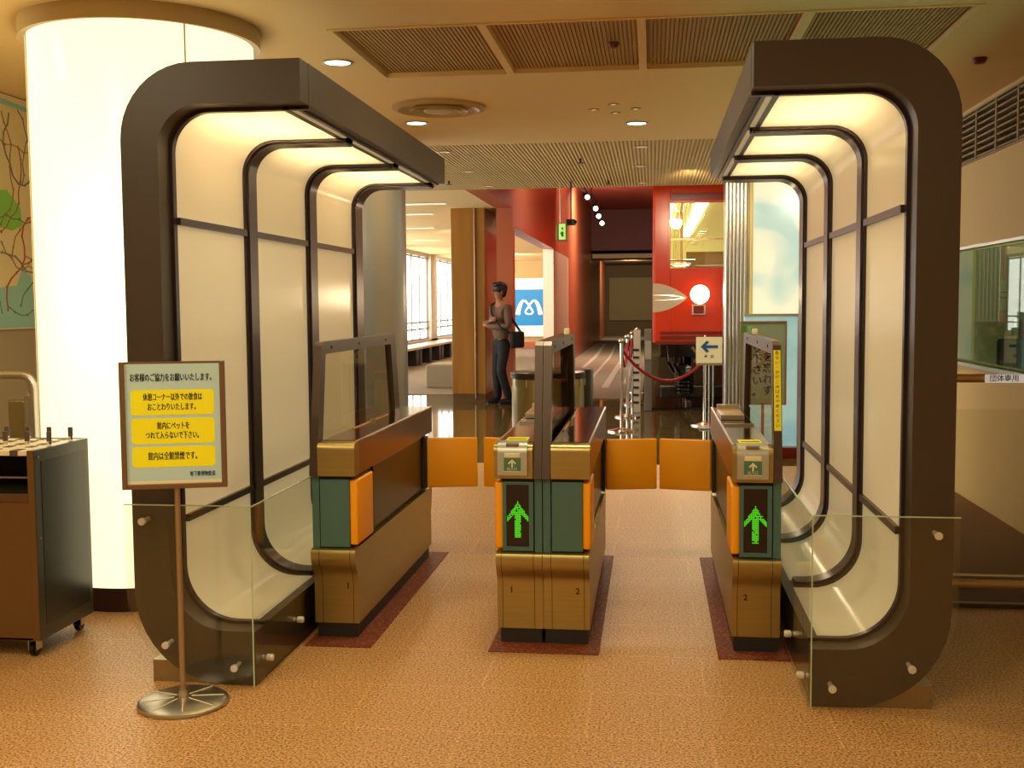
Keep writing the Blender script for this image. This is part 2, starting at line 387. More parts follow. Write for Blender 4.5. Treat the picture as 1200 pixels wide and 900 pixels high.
# ================================================================== ceiling items
for i in range(4):
    x0, x1 = GX[i], GX[i+1]
    lab = ('ribbed brown ceiling panel, leftmost of the row of four', 'ribbed brown ceiling panel, second from the left, next to the leftmost', 'ribbed brown ceiling panel, third from the left, holding a small dark detector', 'ribbed brown ceiling panel, rightmost of the four above the right canopy')[i]
    t = thing('ceiling_panel', ((x0+x1)/2, 6.2, CZ), lab if i != 2 else 'ribbed brown ceiling panel, third of the four, left of the rightmost', 'ceiling panel', 'ribbed ceiling panels')
    s = MB()
    s.box(x0+.01, x1-.01, GY[0], GY[1], CZ+.03, CZ+.04)
    xx = x0+.04
    while xx < x1-.04: s.box(xx, xx+.015, GY[0]+.02, GY[1]-.02, CZ+.02, CZ+.03); xx += .022
    s.build('ribbed_sheet', M_slat, t)
    fr = MB(); fr.box(x0, x0+.022, GY[0], GY[1], CZ-.008, CZ+.04).box(x1-.022, x1, GY[0], GY[1], CZ-.008, CZ+.04).box(x0+.022, x1-.022, GY[0], GY[0]+.022, CZ-.008, CZ+.04).box(x0+.022, x1-.022, GY[1]-.022, GY[1], CZ-.008, CZ+.04)
    fr.build('frame', M_ceil, t)
tag(MB().lathe([(.0, -.03), (.02, -.028), (.03, -.01), (.032, 0)], (-.207, 6.1, CZ-.0)).build('smoke_detector', M_maroon, smooth=True), 'small dark detector on the ribbed ceiling panel', 'detector')
tag(MB().lathe([(.0, -.035), (.03, -.03), (.04, -.01), (.042, 0)], (1.876, 6.817, CZ)).build('smoke_detector', M_maroon, smooth=True), 'small dark detector on the plain ceiling above the wall vent', 'detector')
t = thing('air_diffuser', (-1.5, 7.85, CZ), 'large round brown air diffuser on the ceiling beside the left canopy', 'air diffuser')
M_dif = mat('diffuser_metal', 'BCA068', .45, .1)
MB().lathe([(.33, 0), (.33, -.018), (.29, -.03), (.24, 0), (.235, -.002)], (-1.5, 7.85, CZ)).build('outer_ring', M_dif, t, True)
for r in (.2, .15): MB().lathe([(r-.035, -.0), (r, -.035), (r+.004, -.037), (r+.004, -.03), (r-.03, 0)], (-1.5, 7.85, CZ)).build('inner_ring', M_dif, t, True)
MB().lathe([(0, -.04), (.1, -.038), (.11, -.03), (.05, 0)], (-1.5, 7.85, CZ)).build('centre_disc', M_dif, t, True)

def downlight(x, y, r, m, label, group, e=0, z=CZ):
    r = r*1.0
    t = thing('recessed_downlight', (x, y, z), label, 'ceiling light', group)
    MB().lathe([(r, 0), (r+.015, -.001), (r+.018, -.006), (r, -.008), (r-.004, -.001)], (x, y, z)).build('trim_ring', M_satin, t, True)
    MB().lathe([(0, -.004), (r-.004, -.004), (r-.004, 0)], (x, y, z)).build('lamp_disc', m, t, True)
    if e: lamp('SPOT', (x, y, z-.012), e, (1, .86, .56), .03, (x, y, 0), spot=2.6, blend=.8)
downlight(-1.80, 6.335, .075, M_bulb, 'glowing round downlight just above the left canopy beam', None, 50)
downlight(-1.80, 8.5, .075, M_bulb, 'glowing round downlight directly in front of the air diffuser', None, 60)
downlight(-.121, 8.8, .075, M_bulb, 'brightest glowing downlight right of the four amber spots', None, 60)
for (x, y), lab in zip(((-.418, 8.136), (-.272, 7.95), (-.269, 8.3), (-.118, 8.151)), ('leftmost', 'farther middle', 'nearer middle', 'rightmost')):
    downlight(x, y, .022, M_bulbo, 'tiny amber ceiling spot, '+{'leftmost': 'leftmost of the cluster of four', 'farther middle': 'middle upper one of the cluster of four', 'nearer middle': 'middle lower one of the cluster of four', 'rightmost': 'rightmost of the cluster of four'}[lab], 'cluster of four amber spots')
for x, y, lab in ((-.1, 10.19, 'right row, nearest the gates'), (-.125, 11.6, 'right row, middle one'), (-.12, 13.2, 'right row, farthest one'), (-1.91, 10.2, 'left row, nearest the gates'), (-1.94, 11.75, 'left row, middle one'), (-1.94, 13.2, 'left row, farthest one')):
    downlight(x, y, .05, M_dim, 'dim round downlight on the ribbed ceiling, '+lab, 'dim downlights on the ribbed ceiling', 45, z=CZ+.01)
for (x, y), lab in zip(((-3.17, 15.4), (-3.68, 17.1), (-4.27, 20.2), (-3.3, 20.5), (-4.9, 24)), ('nearest the gates', 'second from the gates', 'third along, nearer the windows', 'third along, nearer the pillar', 'farthest, over the benches')):
    o = thing('ceiling_light', (x, y, CZ+.02), 'long dim light strip on the far left ceiling, '+lab, 'ceiling light', 'strip lights on the far left ceiling')
    MB().box(x-.3, x+.3, y-.08, y+.08, CZ+.005, CZ+.02).build('diffuser', M_dim, o); MB().box(x-.33, x+.33, y-.11, y+.11, CZ+.012, CZ+.02).build('frame', M_satin, o)
for (x, y), lab in zip(((-.694, 10.92), (-.5, 12.9), (-2.3, 12.6)), ('nearest the amber spots', 'close to the exit sign rod', 'above the amber pillar')):
    tag(MB().cyl((x, y, CZ+.01), (x, y, CZ-.03), .012).cyl((x, y, CZ-.03), (x, y, CZ-.036), .035).build('sprinkler', M_bronze), 'small dark ceiling sprinkler '+lab, 'sprinkler', 'ceiling sprinklers')
# exit sign on its rod
t = thing('exit_sign', (-1.05, 13.0, CZ), 'small hanging box sign with a lit green face', 'exit sign')
MB().cyl((-1.06, 13, CZ+.02), (-1.06, 13, 2.38), .008).build('hanging_rod', M_satin, t)
MB().box(-1.11, -.985, 12.97, 13.2, 2.19, 2.39, .004).build('housing', mat('exit_housing', 'A89468', .5), t)
MB().box(-1.075, -1.0, 12.965, 12.97, 2.2, 2.38).build('lit_face', mat('exit_face', 'C8F0A0', .5, emit=.9, ecol='A8E070'), t)
MB().box(-1.05, -1.02, 12.96, 12.965, 2.23, 2.29).box(-1.045, -1.025, 12.96, 12.965, 2.31, 2.34).box(-1.06, -1.045, 12.96, 12.965, 2.26, 2.28).build('running_figure', mat('exit_green', '1E8A2A', .5, emit=.3), t)
t = thing('security_camera', (-.93, 12.9, CZ), 'dark ceiling camera on a rod beside the exit sign', 'camera')
MB().cyl((-.93, 12.9, CZ+.4), (-.93, 12.9, 2.42), .008).build('rod', M_black, t)
MB().box(-.98, -.88, 12.8, 13.0, 2.36, 2.42, .01).cyl((-.9, 12.8, 2.39), (-.87, 12.72, 2.38), .022).build('camera_body', M_black, t)
# track lights in the train hall
t = thing('track_rail', (-1.0, 20, 3.6), 'thin black lighting track hanging in the train hall', 'lighting track')
MB().box(-1.2, -1.17, 18, 22.5, 3.44, 3.48).cyl((-1.185, 18.5, 3.48), (-1.185, 18.5, 4.7), .012).cyl((-1.185, 22, 3.48), (-1.185, 22, 4.7), .012).build('rail', M_black, t)
for (x, y, z), lab in zip(((-1.15, 20, 3.35), (-1.02, 20.4, 3.18), (-.99, 20.9, 3.08), (-.96, 21.6, 3.0)), ('uppermost', 'second from top', 'third from top', 'lowest')):
    o = thing('track_spotlight', (x, y, z), 'small glowing spotlight in the train hall, '+lab+' of four', 'spotlight', 'spotlights in the train hall')
    MB().cyl((x-.05, y+.2, z+.06), (x, y, z), .04, .05).cyl((x-.05, y+.2, z+.06), (x-.1, y+.25, 3.46), .01).build('housing', M_black, o)
    MB().cyl((x, y, z), (x+.003, y-.012, z-.003), .042).build('lens', M_bulb, o)
lamp('SPOT', (-.6, 20, 4.4), 150, (1, .75, .5), .1, (.6, 15.5, 1.8), spot=1.2)  # added without a fixture, like the lights below, to brighten the hall
lamp('AREA', (0, 24, 4.6), 260, (1, .75, .55), 1, (0, 32, 2))
lamp('AREA', (-.6, 17, 4.6), 130, (1, .8, .6), .8, (-2.1, 21, 2.4))
lamp('AREA', (-.8, 44, 3.1), 200, WARM, .6, (-.8, 49.9, 1.6))
lamp('AREA', (-1.2, 29, 4.5), 260, (1, .85, .65), .5, (-1.2, 30, 0))
lamp('SPOT', (.4, 12.0, 2.8), 160, (1, .72, .45), .1, (.5, 15.5, 1.9), spot=1.3)
lamp('AREA', (-4.2, 31, 2.8), 130, (1, .93, .8), 1, (-4, 36, 1.2))
lamp('AREA', (-3.2, 20.6, 2.7), 110, (1, .9, .8), .6, (-2.1, 24, 1.2))

# ================================================================== glowing column
CC = (-2.563, 5.449); CR = .548
t = thing('glowing_column', (CC[0], CC[1], 0), 'wide round luminous white column behind the left canopy', 'column')
MB().lathe([(CR, .12), (CR, 1.0), (CR, 2.77)], (CC[0], CC[1], 0), 96).build('lit_shade', M_colglow, t, True)
MB().lathe([(CR-.02, 0), (CR-.02, .12), (CR-.1, .12)], (CC[0], CC[1], 0), 96).build('base_band', mat('column_base', '4A3428', .25, .6), t, True)
MB().lathe([(CR+.01, 2.77), (CR+.035, 2.765), (CR+.035, 2.85), (CR, 2.85)], (CC[0], CC[1], 0), 96).build('top_ring', M_ringpaint, t, True)
M_cseam = mat('column_seam', 'D8B878', .4, .3)
for a in (-.78, -2.45):
    x, y = CC[0]+(CR+.002)*math.cos(a), CC[1]+(CR+.002)*math.sin(a)
    MB().cyl((x, y, .12), (x, y, 2.77), .004, n=8).build('seam_strip', M_cseam, t)
lamp('POINT', (CC[0]+.1, CC[1]-.75, 1.6), 10, (1, .88, .66), .3)  # unseen point light added in front of the column

# ================================================================== canopies
Y0, Y1 = 4.0, 6.86
def path(l, tp, b, rt_, rb_, ut=.70, ub=.48, n=10):
    P = [(ut, 2.355-tp)]
    cx, cz = l+rt_, 2.355-tp-rt_
    P += [(cx+rt_*math.cos(PI/2+PI/2*i/n), cz+rt_*math.sin(PI/2+PI/2*i/n)) for i in range(n+1)]
    P += [(l, 1.795), (l, 1.765), (l, .635), (l, .605)]
    cx, cz = l+rb_, b+rb_
    P += [(cx+rb_*math.cos(PI+PI/2*i/n), cz+rb_*math.sin(PI+PI/2*i/n)) for i in range(n+1)]
    P += [(ub, b)]
    return P
def canopy(x0, s, label, bright):
    fn = lambda u, z, y: (x0+s*u, y, z)
    t = thing('lit_canopy', (x0+s*.3, 5.4, 0), label, 'canopy', 'pair of curved canopies')
    outer = path(0, 0, 0, .28, .36); inner = path(.145, .155, .21, .16, .22)
    MB().band(outer, inner, Y0, Y0+.1, fn).build('front_frame', M_dark, t, True, .5)
    MB().band(outer, path(.012, .012, .012, .27, .35), Y0+.1, Y1, fn).build('outer_shell', M_shell, t, True, .5)
    # lip inside the front frame
    MB().band(path(.14, .15, .205, .165, .225), path(.158, .168, .222, .15, .21), Y0+.1, Y0+.13, fn).build('frame_lip', M_rib, t, True, .5)
    ribs = ((4.84, 4.98), (5.74, 5.9), (6.66, 6.86))
    for a, b in ribs:
        MB().band(path(.11, .12, .18, .19, .25, .63, .43), path(.178, .188, .24, .135, .2, .63, .43), a+.02, b-.02, fn).band(path(.11, .12, .18, .19, .25, .63, .43), path(.168, .178, .23, .145, .21, .63, .43), a, b, fn).build('rib', M_rib, t, True, .5)
    A = path(.148, .158, .212, .158, .218, .64, .44); B = path(.156, .166, .22, .152, .212, .64, .44)
    i1 = 12; i2 = 14
    for (a, b), k in zip(((4.13, 4.84), (4.98, 5.74), (5.9, 6.66)), range(3)):
        for sl in ((0, 13), (12, 15), (14, len(A))):
            MB().band(A[sl[0]:sl[1]], B[sl[0]:sl[1]], a, b, fn).build('acrylic_panel', M_panel, t, True, .9)
        for z in (1.78, .62):
            MB().box(x0+s*.146, x0+s*.172, a, b, z-.014, z+.014).build('crossbar', M_rib, t)
    MB().box(x0+s*.62, x0+s*.7015, Y0+.1, Y1+.002, 2.2, 2.3565, .001).build('top_beam', M_dark, t)
    MB().box(x0+s*.60, x0+s*.62, Y0+.1, Y1, 2.185, 2.21).box(x0+s*.645, x0+s*.66, Y0+.1, Y1, 2.19, 2.2).build('beam_rail', M_rib, t)
    MB().box(x0+s*.425, x0+s*.48, Y0+.1, Y1, .0, .215, .002).build('bottom_beam', M_dark, t)
    MB().box(x0+s*.06, x0+s*.478, Y0+.012, Y0+.35, 0, .085).build('base_block', mat('base_block_metal', '9C8C6C', .25, .8), t)
    # lamps between the roof shell and the acrylic
    for (a, b, e) in bright:
        lamp('AREA', (x0+s*.36, (a+b)/2, 2.325), e, (1, .92, .74), .4, (x0+s*.36, (a+b)/2, 0), size_y=b-a-.1)
    return t
canopy(-1.98, 1, 'dark framed C shaped canopy with glowing cream panels, left of the gates', ((4.13, 4.84, 150), (4.98, 5.74, 8), (5.9, 6.66, 110)))
canopy(1.05, -1, 'dark framed C shaped canopy with cream panels, right of the gates', ((4.13, 4.84, 28), (4.98, 5.74, 7), (5.9, 6.66, 7)))

def guard(x0, s, label):
    t = thing('glass_guard', (x0+s*.3, 3.96, 0), label, 'glass guard', 'glass guards on the canopies')
    r = .37; P = [(-.012, .70), (.487, .70), (.487, .012), (.36, .012)]
    P += [(-.012+r-r*math.sin(PI/2*i/10), .012+r-r*math.cos(PI/2*i/10)) for i in range(0, 11)]
    fn = lambda u, z, y: (x0+s*u, y, z)
    MB().prism(P, 3.955, 3.963, fn).build('front_pane', M_glass, t)
    MB().box(x0+s*.489, x0+s*.497, 3.955, 6.7, .012, .70).build('side_pane', M_glass, t)
    e = MB(); Q = [(-.0135+.0, .7015), (.4885, .7015)]
    e.box(x0+s*-.012, x0+s*.487, 3.9555, 3.9625, .70, .7035); e.box(x0+s*.4895, x0+s*.4965, 3.955, 6.7, .70, .7035); e.box(x0+s*.486, x0+s*.49, 3.952, 3.956, .012, .70)
    e.build('polished_edge', M_edge, t)
    for u, z in ((.065, .64), (.145, .165), (.415, .085)):
        MB().cyl((x0+s*u, 4.0, z), (x0+s*u, 3.963, z), .009).cyl((x0+s*u, 3.955, z), (x0+s*u, 3.935, z), .014, bev=.003).build('standoff_bolt', M_nickel, t, True)
    for y, z in ((4.07, .09), (4.45, .13)):
        MB().cyl((x0+s*.48, y, z), (x0+s*.489, y, z), .009).cyl((x0+s*.497, y, z), (x0+s*.525, y, z), .014, bev=.003).build('standoff_bolt', M_nickel, t, True)
guard(-1.98, 1, 'clear glass panel bolted around the foot of the left canopy')
guard(1.05, -1, 'clear glass panel bolted around the foot of the right canopy')

# ================================================================== ticket gates
def arc(cx, cy_, r, a0, a1, n=6): return [(cx+r*math.cos(a0+(a1-a0)*i/n), cy_+r*math.sin(a0+(a1-a0)*i/n)) for i in range(n+1)]
def gate(x0, s, reader, num, label, yb=4.60, mirror_num=.08, tagm=None, warn=False, endscreen=False):
    """x0: the side with the glass frame; s: direction of the passage."""
    X = lambda u: x0+s*u
    fn = lambda y, z, u: (X(u), y, z)
    t = thing('ticket_gate', (X(.1), 5.4, 0), label, 'ticket gate', 'ticket gates')
    MB().box(X(.006), X(.185), yb+.035, 6.2, 0, .068, .002).build('plinth', M_plinth, t)
    d = .0
    prof = [(yb, .07), (yb, .27)] + [(yb+.012-.0*i-.042*(i/6)**1.2*1.0, .27+.075*i/6) for i in range(1, 7)]
    prof = [(yb+.02, .07), (yb+.02, .262), (yb+.017, .28), (yb+.006, .3), (yb-.012, .325), (yb-.025, .345), (yb-.03, .362), (yb-.03, .388), (yb-.025, .4), (yb-.01, .405)]
    back = [(6.24, .405), (6.252, .39), (6.25, .35), (6.235, .3), (6.22, .27), (6.22, .07)]
    MB().prism(prof+back, 0, .196, fn).build('lower_body', M_steel, t, True, .5)
    for u in (.035, .172):
        MB().prism([(a-.0008, b) for a, b in prof], u, u+.002, lambda y, z, uu: (X(uu), y, z)).build('seam', M_seam, t) if False else None
        q = MB()
        for (a, b), (c_, d_) in zip(prof, prof[1:-1]):
            q.prism([(a-.0012, b), (c_-.0012, d_), (c_+.002, d_), (a+.002, b)], u, u+.0022, fn)
        q.build('seam', M_seam, t)
    # middle
    MB().box(X(.036), X(.172), yb+.012, 6.2, .405, .72).build('middle_body', M_plinth, t)
    MB().box(X(.001), X(.033), yb+.004, 6.2, .405, .722, .001).build('frame_strip', M_teal, t)
    if reader:
        fr = MB()
        fr.box(X(.038), X(.168), yb-.004, yb+.012, .41, .428).box(X(.038), X(.168), yb-.004, yb+.012, .692, .705).box(X(.038), X(.056), yb-.004, yb+.012, .428, .692).box(X(.152), X(.168), yb-.004, yb+.012, .428, .692)
        fr.build('display_frame', M_teal, t)
        dp = MB().box(X(.056), X(.152), yb+.002, yb+.012, .428, .692).build('display', M_ledoff, t)
        q = MB(); p = .0058; cxu = .104; rows = []
        for j in range(27):
            z = .468+j*p; zz = j
            for i in range(-8, 9):
                on = (abs(i) <= 2 and j <= 20) or (j >= 12 and abs(i) <= min(8, (26-j)*.73) and abs(i) >= (20-j)*.9)
                if on and random.random() < .95:
                    a = X(cxu+i*p*.93); q.box(a-.0019, a+.0019, yb, yb+.002, z-.0019, z+.0019)
        q.build('arrow_lights', M_led, dp)
    else:
        MB().box(X(.038), X(.168), yb-.004, yb+.012, .41, .705, .003).build('front_panel', M_teal, t)
    MB().box(X(.172), X(.182), yb+.36, 6.16, .425, .712, .002).build('side_panel', M_olive, t)
    # padded flap folded on the near side
    q = MB().box(X(.166), X(.202), yb+.004, yb+.28, .418, .702, .009, 3)
    q.build('near_flap', M_orange, t, True)
    # cap
    h = .866
    capf = [(yb-.024, .722), (yb-.028, .73), (yb-.028, h-.03)] + arc(yb-.028+.028, h-.03+.0, .028, PI, PI/2, 5)[1:]
    capf = [(yb-.028, .722), (yb-.028, h-.03)] + [(yb+.0-.028*math.cos(a), h-.028+.028*math.sin(a)) for a in (PI*k/12 for k in range(1, 7))]
    MB().prism(capf+[(yb+.05, h), (yb+.05, .722)], .037, .2, fn).build('cap_front', M_steel, t, True, .5)
    MB().box(X(.037), X(.199), yb+.05, 6.26, .722, h-.002, .001).build('cap_body', M_capside, t)
    MB().box(X(.042), X(.19), yb+.055, 6.25, h-.002, h+.002).build('top_plate', M_cap, t)
    MB().box(X(.19), X(.199), yb+.03, 6.26, h-.002, h+.004, .0015).build('edge_rail', M_satin, t)
    # glass frame
    O = [(yb-.03, .722), (yb+.075, 1.275), (yb+.095, 1.292), (6.05, 1.292), (6.07, 1.275), (6.2, .722)]
    I = [(yb+.045, .722), (yb+.135, 1.225), (yb+.14, 1.238), (5.96, 1.238), (5.968, 1.225), (6.08, .722)]
    MB().band(O, I, .0, .034, fn).build('glass_frame', M_bronze, t, True, .5)
    MB().prism(I, .014, .02, fn).build('glass_pane', M_gateglass, t)
    for y in (4.83, 5.3, 5.85):
        MB().cyl((X(.034), y, 1.265), (X(.037), y, 1.265), .007, n=10).build('frame_bolt', M_black, t)
    # closed flap at the far end
    ang = -.22 * s
    q = MB(); w0, w1 = .203, .487
    q.box(0, w1-w0, -.014, .014, .425, .705, .008, 3)
    mt = Matrix.Translation((X(w0), 6.09, 0)) @ Matrix.Rotation(.2*s, 4, 'Z') @ Matrix.Diagonal((s, 1, 1, 1))
    q.bm.transform(mt); q.build('far_flap', M_orange, t, True)
    MB().box(X(.182), X(.2), 6.05, 6.14, .42, .712, .002).build('flap_hinge', M_plinth, t)
    text(num, 'unit_number', .036, M_seam, t, (X(mirror_num), yb+.019, .235), ext=.0004, bold=.0008)
    if reader:
        yq = yb-.028
        hs = MB()
        prf = [(yq-.02, .738), (yq-.02, .83)] + [(yq+.018-.038*math.cos(a), .83+.045*math.sin(a)) for a in (PI*k/12 for k in range(1, 7))] + [(yq+.07, .875), (yq+.07, .738)]
        hs.prism(prf, .058, .182, fn); rd = hs.build('card_reader', M_silver, t, True, .5)
        MB().box(X(.085), X(.155), yq-.024, yq-.018, .757, .812, .001).build('reader_sticker', M_stick, rd)
        MB().box(X(.083), X(.157), yq-.0235, yq-.02, .753, .756).build('sticker_line', M_cream, rd)
        MB().box(X(.087), X(.153), yq-.026, yq+.0, .813, .832, .002).build('card_tray', M_cream, rd)
        MB().box(X(.093), X(.147), yq-.012, yq+.012, .84, .872, .004).build('reader_slot', mat('slot_brown', '7A6250', .4), rd)
        MB().prism([(X(.12)+a, .788+b) for a, b in ((0, .019), (.017, .002), (.013, -.003), (.0035, .006), (.0035, -.016), (-.0035, -.016), (-.0035, .006), (-.013, -.003), (-.017, .002))], yq-.0252, yq-.024, lambda a, b, y: (a, y, b)).build('arrow_mark', M_cream, rd)
        text('出入口', 'reader_lettering', .0145, M_cream, rd, (X(.12), yq-.0245, .765))
        MB().box(X(.07), X(.165), yb+.06, yb+.2, h+.002, h+.004).build('yellow_label', M_yel, t)
        MB().box(X(.08), X(.155), yb+.12, yb+.14, h+.004, h+.0045).build('label_mark', M_black, t)
        MB().box(X(.045), X(.185), yb+.75, yb+.77, h+.002, h+.012).build('glass_lip', M_satin, t)
        MB().box(X(.07), X(.185), yb+1.0, yb+1.35, h+.002, h+.03, .003).box(X(.07), X(.185), yb+1.33, yb+1.36, h+.03, h+.05).build('card_outlet', M_satin, t)
        MB().box(X(.085), X(.17), yb+1.03, yb+1.3, h+.03, h+.031).build('outlet_tray', mat('amber_tray', 'C88A20', .3, .3), t)
    else:
        MB().cyl((X(.06), yb+.85, h), (X(.06), yb+.85, h+.02), .012, bev=.003).build('pass_sensor', M_chrome, t, True)
        MB().box(X(.05), X(.056), yb+.5, yb+1.2, h+.002, h+.006).build('guide_strip', mat('amber_strip', 'E8A030', .3, .6), t)
    if warn:
        yt = yb
        # strip on the leaning post, tilted with it
        k = (yb+.075+.0-(yb-.03))/(1.275-.722)
        yy = lambda z: yb-.03+k*(z-.722)
        MB().prism([(yy(.93)-.003, .93), (yy(1.255)-.003, 1.255), (yy(1.255)-.001, 1.255), (yy(.93)-.001, .93)], .003, .031, fn).build('warning_strip', M_yel, t)
        s_ = '新しい駅・かけこみはおやめください'
        s_ = '危ない・かけこみはおやめください'
        for i, ch_ in enumerate(s_):
            z = 1.243-i*.0195
            if ch_ != ' ': text(ch_, 'warning_letter', .017, M_ink, t, (X(.017), yy(z)-.004, z), ext=.0003)
    if tagm:
        MB().box(X(.004), X(.03), 5.72, 5.78, 1.292, 1.325, .004).build('frame_tag', M_cream if tagm == 1 else mat('green_tag', '4E9A2E', .5), t)
        if tagm == 2: MB().box(X(.004), X(.03), 5.62, 5.66, 1.292, 1.32, .004).build('frame_tag', M_cream, t)
    return t
gate(-1.458, 1, False, '1', 'plain front ticket gate with one glass frame beside the left canopy', mirror_num=.15)
gate(-.457, -1, True, '1', 'ticket gate numbered 1 with green arrow display, left half of the middle pair', mirror_num=.135)
gate(-.455, 1, False, '2', 'ticket gate numbered 2 with plain teal front, right half of the middle pair', mirror_num=.145, tagm=1)
gate(.525, -1, True, '2', 'ticket gate with green arrow display and yellow strip beside the right canopy', mirror_num=.14, tagm=2, warn=True, yb=4.57)

# ================================================================== notice stand
t = thing('notice_stand', (-1.703, 3.80, 0), 'notice board with yellow boxes on a steel pole beside the left canopy', 'sign stand')
bx_, by_ = -1.70, 3.785
MB().lathe([(.158, 0), (.163, .006), (.161, .014), (.15, .02), (.03, .028), (.0, .028)], (bx_, by_, 0), 64).build('base', M_satin, t, True)
gr = MB()
for k in range(8):
    a = PI/8+k*PI/4; gr.cyl((bx_+.03*math.cos(a), by_+.03*math.sin(a), .029), (bx_+.145*math.cos(a), by_+.145*math.sin(a), .0215), .0016, n=6)
gr.build('base_glints', M_cream, t)  # radial highlights of the metal disc, modelled as thin cream rods
MB().cyl((bx_, by_, .02), (bx_, by_, .06), .018, bev=.004).build('pole_collar', M_chrome, t, True)
MB().cyl((bx_, by_, .05), (bx_, by_, 1.0), .0105).build('pole', M_pole, t, True)
RZ = math.radians(16)
bd = thing('board', (bx_, by_-.012, 1.028), None, None); del_keys = None
bd.rotation_euler = (0, 0, RZ); bd.parent = t; bd.matrix_parent_inverse = world_of(t).inverted()
W, H = .182, .228
def lb(mb, name, m, smooth=False):
    o = mb.build(name, m); o.parent = bd; return o
lb(MB().box(-W, W, -.003, .008, -H, H), 'back_plate', M_brownframe)
lb(MB().box(-W+.014, W-.014, -.006, -.003, -H+.016, H-.008), 'printed_sheet', M_paleblue)
lb(MB().box(-W, -W+.018, -.016, .008, -H, H, .002).box(W-.018, W, -.016, .008, -H, H, .002).box(-W+.018, W-.018, -.016, .008, -H, -H+.018, .002), 'frame_rails', M_brownframe)
lb(MB().box(-W+.018, W-.018, -.0065, -.006, -H+.018, -H+.028), 'cream_margin', M_cream)
def rrect(x0, x1, z0, z1, r_):
    return [(cx+r_*math.cos(a), cz+r_*math.sin(a)) for cx, cz, a0 in ((x1-r_, z1-r_, 0), (x0+r_, z1-r_, PI/2), (x0+r_, z0+r_, PI), (x1-r_, z0+r_, 1.5*PI)) for a in (a0+PI/8*k for k in range(5))]
for z0, z1 in ((.037, .128), (-.066, .026), (-.150, -.076)):
    lb(MB().prism(rrect(-.145, .143, z0, z1, .012), -.0068, -.006, lambda a, b, y: (a, y, b)), 'yellow_box', M_yel)
for s_, z, sz, sxx, m_ in (('お客様のご協力をお願いいたします。', .170, .0240, .72, M_ink), ('休憩コーナー以外での飲食は', .100, .0225, .70, M_ink), ('おことわりいたします。', .065, .0225, .72, M_ink), ('館内にペットを', -.003, .0225, .72, M_ink), ('つれて入らないで下さい。', -.037, .0225, .72, M_ink), ('館内は全館禁煙です。', -.112, .0245, .74, M_ink)):
    text(s_, 'lettering', sz, m_, bd, (0, -.0075, z), sx=sxx, sz=1.28, ext=.0002, heavy=.0005, loc_local=True)
text('地下鉄博物館長', 'lettering', .0165, M_inkb, bd, (.142, -.0075, -.178), sx=.78, sz=1.2, heavy=.0003, ext=.0002, align='RIGHT', loc_local=True)

# ================================================================== umbrella rack
t = thing('umbrella_rack', (-2.9, 4.45, 0), 'metal umbrella locker with keyed top on castors at the left', 'umbrella rack')
x1, y0, y1, zb, zt = -2.505, 4.22, 4.66, .075, .868
MB().box(x1-.02, x1, y0, y1, zb, zt, .002).build('side_panel', M_rack, t)
MB().box(x1, x1+.002, y0+.05, y1-.03, zb+.06, zt-.05).build('side_inset', mat('rack_inset', '484A42', .22, .5), t)
MB().box(x1-.03, x1-.001, y0-.004, y0+.014, zb, zt, .002).build('corner_post', M_rackf, t)
MB().box(-3.5, x1-.03, y0, y0+.015, zb, .68, .002).build('front_panel', M_rackf, t)
MB().box(-3.5, x1-.03, y0-.006, y0+.012, .655, .69, .002).build('front_rail', mat('rack_rail', '6A4A2C', .4, .4), t)
MB().box(-3.5, x1-.02, y1-.015, y1, zb, zt).box(-3.5, x1-.02, y0+.02, y1-.02, .69, .7).box(-3.5, -3.48, y0, y1, zb, zt).build('inner_case', M_black, t)
MB().cyl((-3.48, y0+.1, .74), (x1-.02, y0+.1, .74), .006).build('drip_bar', M_satin, t)
MB().box(-3.5, x1-.02, y0+.0, y1-.0, zb, zb+.01).build('bottom_plate', M_rackf, t)
# perforated top with dark slots
MB().box(-3.5, x1-.02, y0, y1, zt-.022, zt-.002, .002).build('top_grid', M_racktop, t)
q = MB()
for i in range(9):
    for j in range(5):
        xx = x1-.075-i*.1; yy = y0+.03+j*.085
        q.box(xx-.03, xx+.005, yy-.004 if j else y0-.002, yy+.045, zt-.003, zt+.0) if j else q.box(xx-.03, xx+.005, y0-.002, yy+.03, zt-.023, zt+.0)
q.build('umbrella_slots', M_slot, t)['kind'] = 'stuff'
for i in range(9):
    for j in (2, 4):
        xx = x1-.05-i*.1; yy = y0+.03+j*.088
        k_ = MB().cyl((xx, yy, zt-.002), (xx, yy, zt+.014), .01).build('key_lock', M_chrome, t, True)
        MB().box(xx-.011, xx+.011, yy-.004, yy+.004, zt+.012, zt+.055, .003).build('key_tag', M_key, t)
for xx in (x1-.05, -3.44):
    for yy in (y0+.04, y1-.04):
        cst = MB().cyl((xx-.012, yy, .031), (xx+.012, yy, .031), .03, bev=.004).build('castor_wheel', M_gloss, t, True)
        MB().box(xx-.02, xx-.015, yy-.02, yy+.02, .03, .075).box(xx+.015, xx+.02, yy-.02, yy+.02, .03, .075).box(xx-.02, xx+.02, yy-.02, yy+.02, .068, .076).build('castor_fork', M_satin, cst)
MB().cyl((x1, y0+.03, .5), (x1+.003, y0+.03, .5), .006).cyl((x1, y0+.03, zt-.03), (x1+.003, y0+.03, zt-.03), .008).build('screw', M_chrome, t)

